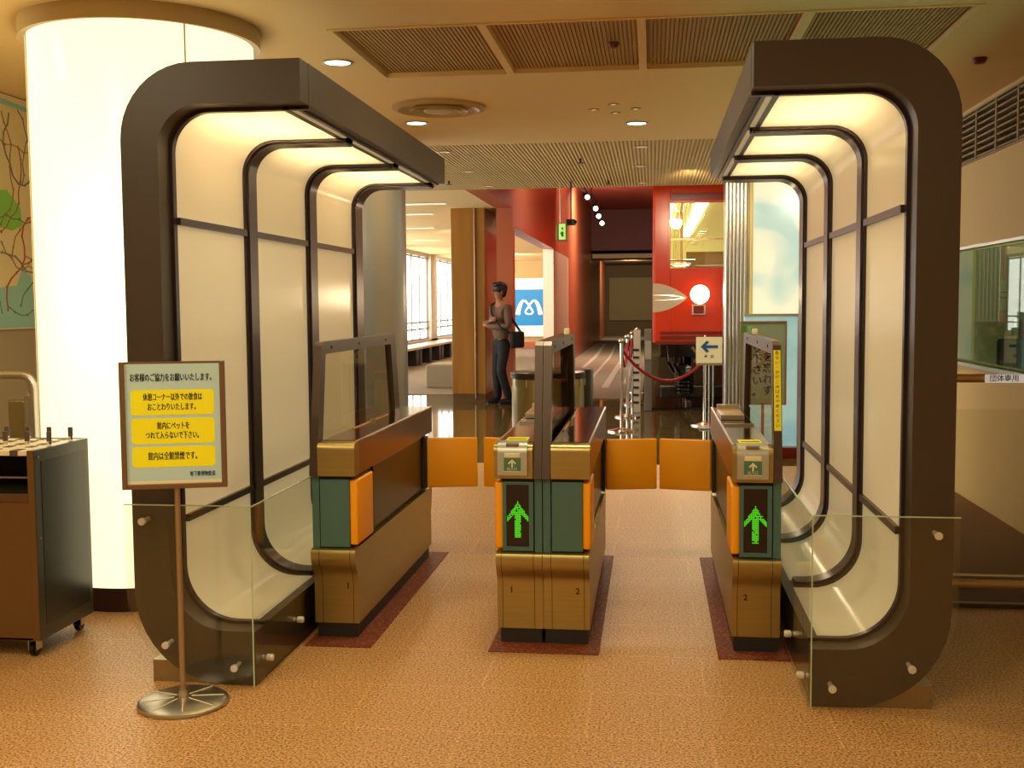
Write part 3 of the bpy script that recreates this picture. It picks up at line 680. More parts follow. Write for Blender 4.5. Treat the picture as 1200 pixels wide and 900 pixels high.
# handrail and bollards far left
t = thing('handrail', (-3.4, 5.6, 0), 'stainless tubular handrail with rounded corner by the left wall', 'handrail')
p = [(-4.15, 5.62, 1.09), (-3.38, 5.6, 1.09)] + [(-3.38+.07*math.sin(a), 5.6, 1.02+.07*math.cos(a)) for a in (PI/2*k/6 for k in range(1, 7))] + [(-3.31, 5.6, .04)]
MB().tube(p, .024, 14).build('rail_tube', M_satin, t, True)
MB().cyl((-3.31, 5.6, 0), (-3.31, 5.6, .012), .06).build('floor_flange', M_satin, t)
t = thing('rail_bollard', (-3.42, 5.75, 0), 'short steel bollard under the handrail at far left', 'bollard')
MB().cyl((-3.42, 5.75, 0), (-3.42, 5.75, .97), .035).build('outer_tube', M_satin, t, True)
MB().cyl((-3.42, 5.75, .97), (-3.42, 5.75, 1.07), .012).build('inner_rod', M_satin, t, True)
MB().lathe([(.035, .97), (.038, .965), (.038, .985), (.02, .99), (0, .99)], (-3.42, 5.75, 0)).build('cap', M_chrome, t, True)
tag(MB().box(-3.62, -3.52, 5.85, 5.95, 0, .93, .01).build('steel_post', M_brass), 'squat brassy post behind the bollard at far left', 'post')

# wall map
t = thing('wall_map', (-4.2, 5.9, 2.05), 'large railway route map with green and pale blue areas on the left wall', 'map')
MB().box(-4.2, -4.185, 3.2, 8.3, 1.31, 2.84, .003).build('map_board', mat('map_paper', 'D8C890', .5), t)
sea = mat('map_sea', '8CBCA8', .5); park = mat('map_park', '7CC048', .5)
fm = lambda y, z, x: (x, y, z)
MB().prism([(6.2, 1.32), (7.35, 1.32), (7.25, 1.5), (7.12, 1.52), (7.1, 1.66), (7.0, 1.72), (6.93, 1.6), (6.7, 1.58), (6.5, 1.5), (6.2, 1.5)], -4.185, -4.183, fm).build('bay_area', sea, t)
MB().prism([(6.0, 2.16), (6.85, 2.22), (7.0, 2.12), (7.02, 2.0), (6.9, 1.96), (6.6, 1.98), (6.2, 1.93)], -4.185, -4.183, fm).build('park_area', park, t)
MB().prism([(6.3, 2.83), (7.5, 2.78), (8.2, 2.74), (8.2, 2.71), (7.5, 2.75), (6.3, 2.79)], -4.185, -4.183, fm).build('river_line', sea, t)
cols = ['8A7858', 'A84A30', '6A7A50', '70685A', '9C6A38']
for k in range(34):
    y, z = 5.6+random.random()*1.9, 1.4+random.random()*1.35; a = random.random()*2*PI; pts = [(y, z)]
    for i in range(16):
        a += random.uniform(-.7, .7); y += .075*math.cos(a); z += .075*math.sin(a)
        if not (3.4 < y < 8.2 and 1.4 < z < 2.78): break
        pts.append((y, z))
    if len(pts) > 3:
        q = MB().tube([(-4.183, a_, b_) for a_, b_ in pts], .004 if k % 3 else .006, 5)
        for i in range(1, len(pts), 2): q.sph((-4.183, *pts[i]), .011, (.3, 1, 1), 8)
        q.build('route_line', MATS.get('r'+cols[k % 5]) or mat('r'+cols[k % 5], cols[k % 5], .5), t)
lamp('AREA', (-3.4, 4.6, 2.8), 5, WARM, .3, (-4.2, 6.8, 1.6))

# ================================================================== right side: partition, vent, office shelf
M_railb = mat('beige_rail', 'C4A070', .3, .3)
t = thing('glass_partition', (1.8, 5.4, 0), 'low clear glass partition with top handrail at the right edge', 'glass partition')
MB().cyl((1.2, 5.4, 1.09), (2.3, 5.4, 1.09), .02).build('handrail', M_railb, t, True)
MB().box(1.2, 2.3, 5.42, 5.43, .13, .94).build('glass_pane', M_glass, t)
MB().cyl((1.2, 5.4, .115), (2.3, 5.4, .115), .02).build('bottom_rail', M_railb, t, True)
MB().cyl((1.2, 5.42, .15), (2.3, 5.42, .15), .008).build('glass_channel', M_satin, t, True)
MB().box(1.2, 2.3, 5.39, 5.44, 0, .022, .002).build('floor_strip', M_dark, t)
for xx in (1.25, 2.25): MB().cyl((xx, 5.4, 0), (xx, 5.4, 1.09), .012).build('post', M_pole, t, True)
t2 = thing('rail_notice', (1.66, 5.37, 1.09), 'small white notice with blue lettering clipped on the partition handrail', 'notice')
MB().box(1.535, 1.78, 5.372, 5.378, 1.07, 1.11, .002).build('plate', M_wsign, t2)
text('団体専用', 'lettering', .033, M_inkb, t2, (1.62, 5.3715, 1.09), ext=.0003, bold=.0004, space=1.0)
t = thing('wall_vent', (2.3, 7.5, 2.64), 'long dark slatted air vent high on the right wall', 'air vent')
MB().box(2.366, 2.37, 5.6, 9.4, 2.46, 2.81).build('vent_back', M_black, t)
q = MB()
for i in range(8): q.box(2.295, 2.345, 5.6, 9.4, 2.47+i*.045, 2.482+i*.045)
q.build('slats', M_wallg, t)
q = MB()
for i in range(9): q.box(2.29, 2.35, 5.6+i*.46, 5.63+i*.46, 2.46, 2.81)
q.box(2.29, 2.35, 5.57, 9.43, 2.45, 2.462).box(2.29, 2.35, 5.57, 9.43, 2.808, 2.82); q.build('vent_frame', M_wallg, t)
t = thing('office_shelf', (3.35, 9.6, 0), 'lit metal shelf unit seen through the office window at right', 'shelf unit')
q = MB()
for xx in (3.0, 3.7):
    for yy in (9.3, 9.7): q.box(xx-.015, xx+.015, yy-.015, yy+.015, 0, 1.32)
q.build('posts', M_silver, t)
for z in (.6, .9, 1.12, 1.31): MB().box(2.99, 3.71, 9.29, 9.71, z-.01, z+.01).build('shelf', M_silver, t)
MB().box(3.03, 3.68, 9.31, 9.34, 1.285, 1.3).build('shelf_lamp', M_bulb, t)
MB().box(3.03, 3.68, 9.66, 9.7, .6, 1.3).build('shelf_back', M_maroon, t)
for i, (xx, cc) in enumerate(((3.06, '1E6A1E'), (3.24, '6A2A18'), (3.42, '2A5A30'), (3.56, '402018'))):
    tag(MB().box(xx, xx+.13, 9.35, 9.6, .912, 1.03, .004).build('storage_box', mat('box'+cc, cc, .5)), ('green storage box at left of the lit office shelf', 'brown storage box second on the lit office shelf', 'dull green storage box third on the lit office shelf', 'dark storage box at right end of the lit office shelf')[i], 'box', 'boxes on the office shelf')
t = thing('office_chair', (2.9, 9.0, 0), 'dark padded chair back seen low through the office window', 'chair')
MB().box(2.72, 3.0, 9.2, 9.26, .7, 1.15, .03, 3).build('backrest', M_black, t, True)
MB().box(2.68, 3.02, 8.85, 9.2, .42, .5, .03, 3).build('seat', M_black, t, True)
MB().cyl((2.85, 9.02, .05), (2.85, 9.02, .42), .025).cyl((2.85, 9.19, .45), (2.85, 9.24, .75), .015).build('column', M_satin, t)
MB().box(2.62, 3.08, 9.0, 9.04, 0, .05).box(2.83, 2.87, 8.8, 9.25, 0, .05).build('foot_cross', M_black, t)

# ================================================================== middle distance
# polished metal column behind left canopy
t = thing('steel_column', (-2.5, 9.2, 0), 'shiny dark grey metal column behind the left canopy', 'column')
MB().lathe([(.42, .1), (.42, 2.85)], (-2.48, 9.2, 0), 64).build('cladding', mat('column_cladding', 'B8A07A', .3, .35, noise=((1.2, 1.2, .1), '8494A0', .35, .6)), t, True)  # blue-grey and amber reflections put into the colour
MB().lathe([(.40, 0), (.40, .1)], (-2.48, 9.2, 0), 64).build('base_band', M_black, t, True)
# amber pillar
t = thing('amber_pillar', (-2.7, 17, 0), 'square glossy amber brown pillar beside the standing person', 'pillar')
MB().box(-2.96, -2.45, 16.3, 18.2, .12, 2.87, .01).build('cladding', M_wood, t)
MB().box(-2.95, -2.46, 16.31, 18.19, 0, .12).build('base_band', mat('pillar_base', '5E3E1C', .4), t)
MB().cyl((-2.6, 16.28, .05), (-2.6, 16.28, 2.87), .012).build('corner_pipe', M_pole, t, True)
# steel post beside the train
t = thing('ribbed_steel_post', (.95, 13, 0), 'tall brushed steel post beside the red train', 'post')
q = MB()
q.box(.83, 1.08, 13, 13.3, 0, 2.87)
for i in range(6): q.cyl((.85+i*.042, 13.0, 0), (.85+i*.042, 13.0, 2.87), .021, n=16)
q.build('cladding', M_satin, t, True)
MB().box(1.08, 1.11, 12.98, 13.3, 0, 2.87).build('edge_strip', mat('beige_strip', 'A89468', .5), t)
# art wall
t = thing('cloud_mural', (1.7, 12.8, 0), 'tall glowing mural of pale blue and cream clouds behind the right canopy', 'mural')
MB().box(1.11, 2.88, 12.94, 12.995, .75, 2.84).build('mural_sheet', M_art, t)
MB().box(1.11, 1.14, 12.93, 12.95, .75, 2.87).build('mural_edge', mat('yellow_edge', 'D8C070', .5, emit=.3), t)
struct('wall_mural', MB().box(1.11, 3.0, 13.0, 13.2, 0, 2.87).box(2.3, 3.2, 9.98, 10.1, 0, 2.87).box(2.9, 3.0, 10, 13, 0, 2.87), M_wallg)
lamp('SPOT', (.72, 7.9, 2.84), 90, WARM, .04, (.9, 9.5, .9), spot=1.6)  # spot added out of sight behind the canopy to light the green sign
lamp('AREA', (1.9, 11, 2.8), 20, (1, .9, .7), .4, (1.8, 12.9, 1.2))
t = thing('glass_display', (1.1, 10.6, 0), 'pale blue glass display panel standing behind the green sign', 'display panel')
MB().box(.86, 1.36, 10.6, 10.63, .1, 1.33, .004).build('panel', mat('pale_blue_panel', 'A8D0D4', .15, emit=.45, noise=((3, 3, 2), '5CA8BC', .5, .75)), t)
MB().box(1.345, 1.37, 10.58, 10.65, .0, 1.345).box(.85, 1.37, 10.58, 10.65, 1.32, 1.345).build('frame', M_silver, t)
MB().box(.85, 1.36, 10.5, 10.75, 0, .1, .004).build('foot', M_dred, t)
tag(MB().box(1.40, 1.62, 10.9, 11.1, 0, 1.25, .01).build('poster_stand', [mat('dark_poster', '3A1A1E', .4, noise=((6, 6, 6), 'D8602A', .55, .62))]), 'dark colourful poster stand squeezed behind the right canopy', 'poster stand')
# sage green sign on stand
t = thing('vertical_sign', (.93, 9.5, 0), 'sage green sign with vertical Japanese lettering behind the right gate', 'sign')
MB().box(.745, 1.11, 9.5, 9.52, .6, 1.285, .003).build('board', M_sage, t)
MB().box(.735, .75, 9.49, 9.53, .59, 1.295).box(1.105, 1.12, 9.49, 9.53, .59, 1.295).box(.75, 1.105, 9.49, 9.53, 1.28, 1.295).box(.75, 1.105, 9.49, 9.53, .59, .605).build('frame', M_pole, t)
MB().box(.915, .94, 9.5, 9.52, .02, .6).build('pole', M_salmon, t)
MB().box(.8, 1.06, 9.4, 9.62, 0, .02, .003).build('foot', M_satin, t)
for i, ch_ in enumerate('を忘れず'): text(ch_, 'lettering', .088, M_ink, t, (.965, 9.496, .99-i*.094), ext=.001, heavy=.003)
for i, ch_ in enumerate('り下さい。'): text(ch_, 'lettering', .088, M_ink, t, (.878, 9.496, 1.065-i*.092), ext=.001, heavy=.003)
MB().prism([(.93, 1.11), (.995, 1.11), (.965, 1.06)], 9.495, 9.5, lambda a, b, y: (a, y, b)).build('red_mark', mat('red_mark', 'D84A20', .5), t)
MB().box(.752, .79, 9.497, 9.5, 1.2, 1.26).build('green_mark', mat('green_mark', '3E8A2A', .5), t)

# metal drum
t = thing('round_counter', (-.855, 9.1, 0), 'round brassy metal drum with dark rim behind the middle gates', 'drum')
MB().lathe([(.3, 0), (.3, .84)], (-.855, 9.15, 0), 64).build('drum_body', M_brass, t, True)
MB().lathe([(.305, .84), (.31, .85), (.31, .89), (.3, .895), (.0, .895)], (-.855, 9.15, 0), 64).build('rim', M_drumrim, t, True)
q = MB()
for a in range(0, 360, 24): q.box(-.003, .003, 0, 0, 0, 0) if False else q.cyl((-.855+.303*math.cos(math.radians(a)), 9.15+.303*math.sin(math.radians(a)), .78), (-.855+.303*math.cos(math.radians(a)), 9.15+.303*math.sin(math.radians(a)), .84), .006, n=8)
q.build('rim_studs', M_chrome, t)
tag(MB().lathe([(.21, 0), (.21, .86), (.2, .88), (0, .88)], (-.72, 9.75, 0), 48).build('litter_bin', mat('dark_drum', '3A3020', .3, .7), smooth=True), 'darker metal bin just behind the round brassy drum', 'bin')

# stanchions
def stanchion(x, y, label):
    t = thing('rope_stanchion', (x, y, 0), label, 'stanchion', 'chrome rope stanchions')
    MB().lathe([(.16, 0), (.16, .015), (.06, .035), (.02, .05)], (x, y, 0)).build('base', M_chrome, t, True)
    MB().cyl((x, y, .04), (x, y, 1.0), .018).build('post', M_chrome, t, True)
    MB().sph((x, y, 1.03), .035).build('finial', M_chrome, t, True)
    return t
for (x, y), l in zip(((-.34, 12.6), (-.31, 14.2), (-.28, 16.0), (-.24, 18.0), (.62, 13.3)), ('nearest the gates, in the row left of the train', 'second in the row left of the train', 'third in the row left of the train', 'farthest in the row left of the train', 'standing in front of the train by the arrow sign')):
    stanchion(x, y, 'chrome rope stanchion, '+l)
def rope(a, b, sag, label):
    a, b = Vector(a), Vector(b)
    pts = [a.lerp(b, i/16)-Vector((0, 0, sag*4*(i/16)*(1-i/16))) for i in range(17)]
    tag(MB().tube(pts, .018, 8).build('barrier_rope', M_rope, smooth=True), label, 'rope', 'red barrier ropes')
rope((-.34, 12.6, .93), (.62, 13.3, .78), .3, 'red rope sagging across the front of the train')
rope((-.34, 12.6, .95), (-.31, 14.2, .95), .25, 'red rope between the two nearest stanchions left of the train')
rope((-.31, 14.2, .95), (-.28, 16, .95), .25, 'red rope between the second and third stanchions left of the train')
rope((-.28, 16, .95), (-.24, 18, .95), .25, 'red rope between the two farthest stanchions left of the train')
t = thing('arrow_sign', (.69, 12.9, 0), 'square cream sign with blue left arrow on a slim stand', 'sign')
MB().box(.505, .80, 12.9, 12.93, .76, 1.06, .004).build('board', mat('cream_board', 'F0E2B4', .5, emit=.1), t)
MB().box(.505, .80, 12.895, 12.93, .735, .76).build('bottom_edge', M_pole, t)
for xx in (.655, .70): MB().cyl((xx, 12.95, .02), (xx, 12.95, .75), .009).build('leg', M_satin, t, True)
MB().box(.54, .82, 12.85, 13.1, 0, .02, .003).build('foot', M_satin, t)
MB().prism([(.555, .95), (.625, 1.02), (.65, 1.0), (.615, .966), (.75, .966), (.75, .934), (.615, .934), (.65, .9), (.625, .88)], 12.892, 12.9, lambda a, b, y: (a, y, b)).build('blue_arrow', mat('arrow_blue', '1E5A98', .5), t)
for xx in (.615, .685): text('出' if xx < .65 else '口', 'lettering', .035, M_ink, t, (xx, 12.898, .835), ext=.001, bold=.002)
# white slotted panel behind the stanchions
t = thing('slotted_panel', (-.15, 14.8, 0), 'narrow white slotted panel leaning behind the stanchions', 'panel')
MB().box(-.24, -.15, 14.8, 14.86, 0, 1.1, .004).build('board', mat('white_panel_paint', 'A8A090', .5), t)
q = MB()
for i in range(8): q.box(-.25, -.17, 14.79, 14.8, .12+i*.1, .15+i*.1)
q.build('slots', M_black, t)

# ================================================================== train
TX0, TX1, TY = .01, 2.75, 15.5
t = thing('red_train', (1.4, 20, 0), 'red museum train car seen end on with one glowing headlight', 'train')
fn = lambda x, z, y: (x, y, z)
# front with window holes, rounded outer corners
fr = MB(); th = .06
hx = (.25, 1.0); hz = (1.93, 2.82); hx2 = (1.75, 2.5)
fr.box(TX0+.02, hx[0], TY, TY+th, .9, 3.3, .012).box(hx[1], hx2[0], TY, TY+th, .9, 3.3).box(hx2[1], TX1-.02, TY, TY+th, .9, 3.3, .012)
fr.box(hx[0], hx[1], TY, TY+th, .9, hz[0]).box(hx2[0], hx2[1], TY, TY+th, .9, hz[0]).box(hx[0], hx[1], TY, TY+th, hz[1], 3.3).box(hx2[0], hx2[1], TY, TY+th, hz[1], 3.3)
fr.build('front_face', M_red, t)
MB().box(TX0, TX0+.05, TY+.03, 30, .9, 3.3, .01).box(TX1-.05, TX1, TY+.03, 30, .9, 3.3, .01).box(TX0, TX1, TY+.03, 30, 3.3, 3.4, .02).build('body_sides', M_red, t)
MB().box(TX0+.05, TX1-.05, TY+.06, 30, .88, .95).build('car_floor', M_dred, t)
for k, (a, b) in enumerate((hx, hx2)):
    q = MB(); q.box(a-.035, a, TY-.02, TY+.03, hz[0]-.03, hz[1]+.14, .006).box(b, b+.035, TY-.02, TY+.03, hz[0]-.03, hz[1]+.14, .006).box(a, b, TY-.02, TY+.03, hz[1], hz[1]+.03).box(a, b, TY-.012, TY+.03, hz[0]-.03, hz[0])
    q.build('window_surround', M_red, t)
    MB().box(a, b, TY-.03, TY+.0, hz[1]+.03, hz[1]+.13, .005).build('window_hood', M_dred, t)
    MB().box(a, b, TY+.02, TY+.026, hz[0], hz[1]).build('window_pane', M_win, t)
    MB().box(a, b, TY+.01, TY+.03, 2.31, 2.335).build('window_bar', M_pole, t)
q = MB(); q.box(TX0+.1, 1.0, TY-.02, TY, .95, 1.0).box(TX0+.1, 1.0, TY-.015, TY, 1.02, 1.06).box(TX0+.05, TX1-.05, TY-.03, TY+.02, .88, .93)
q.build('bumper_trim', M_dred, t)
# cab interior
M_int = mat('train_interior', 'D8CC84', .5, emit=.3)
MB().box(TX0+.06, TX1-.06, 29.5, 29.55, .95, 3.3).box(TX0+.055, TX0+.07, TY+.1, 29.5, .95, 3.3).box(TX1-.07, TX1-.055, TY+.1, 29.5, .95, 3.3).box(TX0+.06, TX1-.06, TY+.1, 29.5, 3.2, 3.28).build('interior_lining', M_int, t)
MB().box(.2, .36, TY+1, 29, 3.1, 3.14).box(.75, .95, TY+.5, 29, 3.14, 3.18).build('interior_lamp', mat('interior_tube', 'FFFFFF', .5, emit=5, ecol='F4F8D8'), t)
q = MB()
for y in (16.2, 17.2, 18.4, 20, 22): q.cyl((.42, y, .95), (.42, y, 3.2), .015, n=8).cyl((.55, y+.3, 2.6), (.55, y+.3, 3.2), .008, n=8)
q.cyl((.36, 16, 2.75), (.36, 28, 2.75), .015, n=8).cyl((.75, 16, 2.7), (.75, 28, 2.7), .015, n=8).cyl((.25, 15.9, 2.05), (.6, 15.9, 2.05), .012, n=8).cyl((.25, 15.9, 1.98), (.5, 15.9, 1.98), .012, n=8)
q.build('handrails', M_chrome, t)
for i in range(9):
    MB().lathe([(.05, 0), (.058, .008), (.05, .016), (.042, .008), (.05, 0)], (.75, 16.4+i*.5, 2.5), 14).build('strap_ring', M_cream, t)
MB().box(.5, 1.6, 16.6, 16.7, .95, 2.2).box(.6, 1.3, 15.9, 16.3, .95, 1.98, .02).build('driver_console', mat('console', '9A8A50', .5), t)
lamp('AREA', (.8, 17, 3.05), 25, (1, 1, .75), .6, (.8, 17, 0))
# white pointed band on the corner with silver lines
P = [(.012, 1.725)] + [(.012+.47*(i/14), 1.525+.2*math.cos(PI/2*(i/14))**.8) for i in range(1, 15)]
P2 = [(x, 3.05-z) for x, z in reversed(P[:-1])]
MB().prism(P+P2, TY-.008, TY, fn).build('white_band', mat('band_cream', 'CDB99C', .4), t)
MB().tube([(.01, TY-.012, 1.56), (.2, TY-.012, 1.56), (.3, TY-.012, 1.55), (.44, TY-.012, 1.53)], .008).tube([(.01, TY-.012, 1.49), (.2, TY-.012, 1.49), (.3, TY-.012, 1.5), (.44, TY-.012, 1.52)], .008).build('band_stripe', M_chrome, t)
# headlight
hl = MB().cyl((.651, TY, 1.568), (.651, TY-.06, 1.568), .135, .125, n=32).build('headlight', M_satin, t, True)
MB().sph((.651, TY-.05, 1.568), .13, (1, .45, 1), 24).build('headlight_lens', M_head, hl, True)
MB().box(.545, .725, TY-.06, TY, 1.285, 1.43, .006).build('marker_box', M_satin, t)
MB().box(.565, .705, TY-.065, TY-.06, 1.305, 1.41).build('marker_glass', M_dred, t)
lamp('SPOT', (.651, TY-.2, 1.568), 40, (1, .8, .5), .1, (.5, 8, 1.3), spot=1.2)
# undercarriage
u = MB(); u.box(TX0+.1, TX1-.1, TY+.1, TY+3, .7, .88, .01).box(TX0+.35, TX0+.5, TY+.3, TY+2.9, .3, .6, .02)
u.build('underframe', M_gloss, t)
for y in (TY+.7, TY+2.4):
    for x in (.45, 1.9): MB().cyl((x, y, .43), (x+.1, y, .43), .42, n=32, bev=.02).build('wheel', M_gloss, t, True)
cpl = MB().box(1.15, 1.6, TY-.25, TY+.1, .45, .8, .03).cyl((1.38, TY-.25, .62), (1.38, TY-.45, .62), .12).build('coupler', M_gloss, t)
M_grease = mat('greasy_metal', '3A3430', .25, .8)
q = MB(); q.tube([(.35, TY-.05, .85), (.32, TY-.12, .6), (.4, TY-.1, .45), (.5, TY, .4)], .025).tube([(.2, TY-.05, .88), (.22, TY-.12, .65), (.3, TY-.02, .5)], .022)
q.build('air_hose', M_gloss, t, True)
q = MB()
for i in range(6): q.cyl((.45, TY+.1, .2+i*.05), (.45, TY+.1, .225+i*.05), .13, n=20)
q.build('spring_stack', M_grease, t, True)
MB().tube([(.55, TY-.06, .84), (.6, TY-.1, .78), (.62, TY-.08, .7), (.58, TY-.06, .64)], .02).box(.62, .8, TY-.08, TY-.04, .78, .84, .01).build('step_bracket', mat('bracket', '8A7A58', .4, .5), t)
MB().box(.12, 1.1, TY+.2, TY+.3, .12, .3, .02).build('cross_beam', M_grease, t)
tag(MB().box(-.02, 2.8, TY-.3, 30, .001, .03).build('track_bed', M_gloss), 'black track bed under the red train', 'track bed')
for x in (.5, 1.95): tag(MB().box(x-.035, x+.035, TY-.3, 30, .03, .12, .005).build('running_rail', M_grease), 'steel rail under the red train, '+('left one' if x < 1 else 'right one'), 'rail', 'rails under the train')
# grey machine left of the train
t = thing('exhibit_cabinet', (-.02, 15.2, 0), 'small grey exhibit box beside the train corner', 'exhibit')
MB().box(-.1, .0, 15.0, 15.3, 0, 1.1, .01).build('cabinet_body', mat('exhibit_grey', '6A645C', .4, .3), t)
MB().box(-.09, -.01, 14.99, 15.0, .7, .95).build('label_plate', mat('grey_label', '9A9488', .5), t)

# ================================================================== far left: benches, plant, sign
t = thing('museum_logo_sign', (-4.1, 36, 1.3), 'blue sign with white rounded letter M emblem on the far wall', 'sign')
MB().box(-5.0, -3.3, 36.04, 36.2, .4, 2.3).build('white_board', M_wsign, t)
MB().box(-4.55, -3.35, 36.02, 36.04, .76, 1.93).build('blue_field', M_blue, t)
MY = 36.0; cxm, czm = -3.97, 1.36
for sg in (-1, 1):
    # one tapering loop: leg on the outside, shoulder arch, small teardrop in the middle
    P = [(.375, -.25), (.345, -.1), (.30, .05), (.25, .155), (.19, .21), (.12, .195), (.05, .12), (-.02, .01), (-.09, -.09), (-.125, -.16), (-.10, -.21), (.0, -.235)]
    Wd = [.07, .07, .062, .05, .04, .036, .034, .032, .03, .028, .026, .026]
    A, B = [], []
    for i, (a, b) in enumerate(P):
        a0, b0 = P[max(i-1, 0)]; a1, b1 = P[min(i+1, len(P)-1)]; L = math.hypot(a1-a0, b1-b0); nx, nz = -(b1-b0)/L, (a1-a0)/L
        A.append((cxm+sg*(a+nx*Wd[i]), czm+b+nz*Wd[i])); B.append((cxm+sg*(a-nx*Wd[i]), czm+b-nz*Wd[i]))
    MB().band(A, B, MY, MY+.02, fn).build('emblem_stroke', mat('emblem_white', 'F8F8F4', .5, emit=.4), t)
for i, (x, y) in enumerate(((-5.75, 24.6), (-5.75, 27.4), (-5.75, 30.2))):
    t = thing('bench', (x, y, 0), 'low black bench with pale top under the far windows, '+('nearest', 'middle', 'farthest')[i]+' one', 'bench', 'benches under the windows')
    MB().box(x-.28, x+.28, y-1.3, y+1.3, .4, .46, .01).build('seat', mat('bench_top', 'B8AC94', .3) if i == 0 else MATS['bench_top'], t)
    for yy in (-1.2, 0, 1.2): MB().box(x-.24, x+.24, y+yy-.14, y+yy+.14, 0, .4, .02).build('leg', M_black, t)
tag(MB().box(-3.9, -3.2, 18.9, 19.9, 0, .42, .03).build('block_seat', mat('seat_block', '8E8068', .5)), 'pale square block seat beside the amber pillar', 'seat')
t = thing('potted_plant', (-5.45, 22.9, 0), 'tall green leafy plant in front of the far window', 'plant')
MB().lathe([(.15, 0), (.2, .45), (.18, .45), (.17, .4), (0, .4)], (-5.45, 22.8, 0), 24).build('pot', mat('pot_white', 'B8B4AC', .5), t, True)
MB().tube([(-5.45, 22.8, .4), (-5.47, 22.8, .9), (-5.45, 22.8, 1.5)], .02, 6).build('stem', M_bronze, t, True)
q = MB()
for i in range(150):
    a = random.random()*2*PI; el = random.uniform(-.6, 1.2); c0 = Vector((-5.45, 22.8, 1.2+random.random()*.55)); L = random.uniform(.14, .3)
    d = Vector((math.cos(a)*math.cos(el), math.sin(a)*math.cos(el), math.sin(el))); sd = d.cross(Vector((0, 0, 1))).normalized()*.035
    p1 = c0+d*L*.5; p2 = c0+d*L-Vector((0, 0, .06))
    q.bm.faces.new([q.bm.verts.new(v) for v in (c0, p1+sd, p2, p1-sd)])
q.build('foliage', M_leaf, t)

# ================================================================== person
def skin(name, verts, edges, mtl, parent, lvl=2, root=0):
    me = bpy.data.meshes.new(name); me.from_pydata([v[0] for v in verts], edges, [])
    o = bpy.data.objects.new(name, me); COL.objects.link(o)
    md = o.modifiers.new('skin', 'SKIN'); md.use_smooth_shade = True
    me.materials.append(mtl)
    lay = me.skin_vertices[0].data if me.skin_vertices else None
    if lay is None:
        bm = bmesh.new(); bm.from_mesh(me); bm.verts.layers.skin.verify(); bm.to_mesh(me); bm.free(); lay = me.skin_vertices[0].data
    for i, v in enumerate(verts):
        r = v[1]; lay[i].radius = r if isinstance(r, tuple) else (r, r); lay[i].use_root = (i == root)
    sb_ = o.modifiers.new('sub', 'SUBSURF'); sb_.levels = lvl; sb_.render_levels = lvl
    o.parent = parent
    return o
PX, PY = -2.2, 16.05
pp = thing('person', (PX, PY, 0), 'standing person with crossed arms, brown sweater and black trousers by the amber pillar', 'person', rz=math.radians(-52))
# local frame: facing -Y, +X is the person's left
V = [((0, .02, .95), (.10, .07)), ((0, .01, 1.1), (.115, .08)), ((0, .0, 1.3), (.15, .09)), ((0, .01, 1.42), (.12, .075)), ((0, .0, 1.5), (.05, .05)), ((0, -.02, 1.56), (.055, .06)),
     ((0, -.02, 1.62), (.07, .088)), ((0, -.01, 1.7), (.062, .078)),
     ((-.19, .02, 1.41), .05), ((-.235, .0, 1.15), .042), ((-.08, -.17, 1.17), .034), ((.09, -.2, 1.22), .026),
     ((.19, .02, 1.41), .05), ((.235, .0, 1.13), .042), ((.08, -.15, 1.13), .034), ((-.1, -.19, 1.15), .026),
     ((-.09, .02, .8), .06), ((-.11, .0, .5), .045), ((-.12, .03, .1), .035), ((.09, .02, .8), .06), ((.13, -.07, .5), .045), ((.1, .1, .1), .035)]
Ed = [(0, 1), (1, 2), (2, 3), (3, 4), (4, 5), (5, 6), (6, 7), (3, 8), (8, 9), (9, 10), (10, 11), (3, 12), (12, 13), (13, 14), (14, 15), (0, 16), (16, 17), (17, 18), (0, 19), (19, 20), (20, 21)]
def fingers(base, d, down, n0, wr):
    d = Vector(d).normalized(); s_ = Vector(down).normalized(); b = Vector(base)-d*.03
    V.append((tuple(b+d*.05), (.036, .016))); pi_ = len(V)-1; Ed.append((wr, pi_))
    for k, L in enumerate((.065, .075, .07, .055)):
        r0_ = b+d*.075+s_*(-.027+.018*k); m1 = r0_+d*L*.55; m2 = r0_+d*L*.9+Vector((0, .018, 0))
        i0 = len(V); V.extend([(tuple(r0_), .009), (tuple(m1), .0085), (tuple(m2), .007)]); Ed.extend([(pi_, i0), (i0, i0+1), (i0+1, i0+2)])
    th_ = b+d*.03-s_*.035; i0 = len(V); V.extend([(tuple(th_), .011), (tuple(th_+d*.035-s_*.02), .009)]); Ed.extend([(pi_, i0), (i0, i0+1)])
fingers((.09, -.2, 1.22), (.9, .1, .3), (.3, 0, -.9), 0, 11)
fingers((-.1, -.19, 1.15), (-.9, .15, .25), (-.2, 0, -.95), 0, 15)
skin('body', V, Ed, M_skin, pp, 1)
T = [((0, .02, .9), (.165, .115)), ((0, .01, 1.08), (.155, .115)), ((0, .0, 1.28), (.18, .12)), ((0, .01, 1.4), (.15, .095)), ((0, .0, 1.47), (.07, .065)),
     ((-.19, .02, 1.4), .068), ((-.245, .0, 1.15), .06), ((-.08, -.17, 1.17), .048), ((.06, -.2, 1.21), .038),
     ((.19, .02, 1.4), .068), ((.245, .0, 1.13), .06), ((.08, -.15, 1.13), .048), ((-.07, -.19, 1.15), .038)]
skin('sweater', T, [(0, 1), (1, 2), (2, 3), (3, 4), (3, 5), (5, 6), (6, 7), (7, 8), (3, 9), (9, 10), (10, 11), (11, 12)], M_sweat, pp, 2)
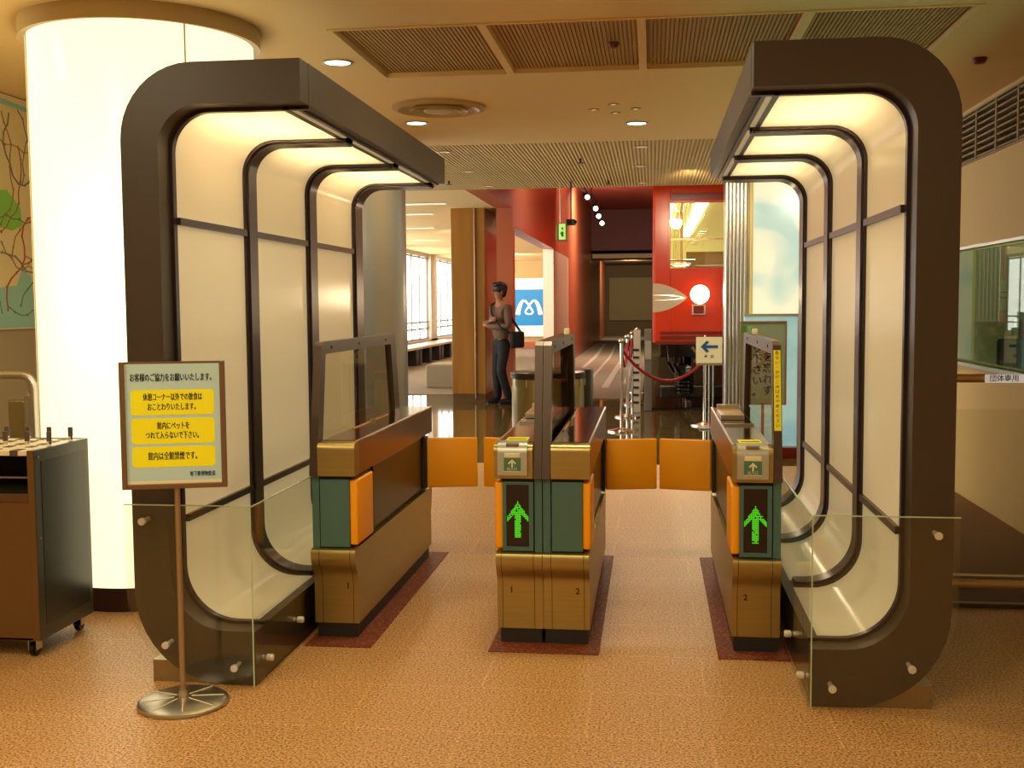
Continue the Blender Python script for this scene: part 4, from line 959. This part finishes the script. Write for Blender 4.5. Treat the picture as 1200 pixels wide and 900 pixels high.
L = [((0, .02, 1.0), (.155, .11)), ((0, .02, .88), (.165, .12)), ((-.09, .02, .78), .09), ((-.11, .0, .5), .075), ((-.12, .03, .05), .062), ((.09, .02, .78), .09), ((.13, -.07, .5), .075), ((.1, .1, .05), .062)]
skin('trousers', L, [(0, 1), (1, 2), (2, 3), (3, 4), (1, 5), (5, 6), (6, 7)], M_trous, pp, 2)
for x, y in ((-.12, .03), (.1, .1)):
    q = MB(); q.sph((x, y-.06, .04), .05, (.95, 2.6, .85), 14).box(x-.045, x+.045, y-.19, y+.06, 0, .018, .008)
    o = q.build('shoe', M_black, None, True); o.parent = pp
q = MB(); q.sph((0, .012, 1.69), .107, (.92, 1.05, .9), 18).sph((0, -.06, 1.735), .075, (1.1, .8, .5), 14).sph((-.065, .03, 1.65), .055, (.6, 1, 1.2), 12).sph((.065, .03, 1.65), .055, (.6, 1, 1.2), 12).sph((0, .06, 1.62), .06, (1.1, .7, 1.2), 12)
o = q.build('hair', M_hair, None, True); o.parent = pp
q = MB(); q.sph((0, -.112, 1.62), .016, (.8, 1.1, 1.4), 10)
o = q.build('nose', M_skin, None, True); o.parent = pp
for sx_ in (-1, 1):
    o = MB().sph((.078*sx_, -.005, 1.625), .022, (.4, .8, 1.3), 10).build('ear', M_skin, None, True); o.parent = pp
    o = MB().sph((.032*sx_, -.1, 1.642), .011, (1.4, .6, .7), 10).build('eye', M_black, None, True); o.parent = pp
o = MB().box(-.022, .022, -.107, -.1, 1.574, 1.581, .002).build('mouth', mat('lips', '6A3A30', .5)); o.parent = pp
bg = thing('shoulder_bag', (PX, PY, 0), 'black shoulder bag with a diagonal strap worn by the standing person', 'bag', rz=math.radians(-52))
o = MB().box(.19, .28, .04, .26, .82, 1.06, .035, 3).build('bag_body', M_trous, None, True); o.parent = bg
q = MB(); q.tube([(.27, .02, 1.04), (.22, -.09, 1.1), (.12, -.135, 1.2), (0, -.14, 1.32), (-.08, -.1, 1.44), (-.1, .0, 1.485), (-.06, .11, 1.42), (.1, .14, 1.25), (.25, .2, 1.05)], .018, 8)
o = q.build('strap', M_black, None, True); o.parent = bg
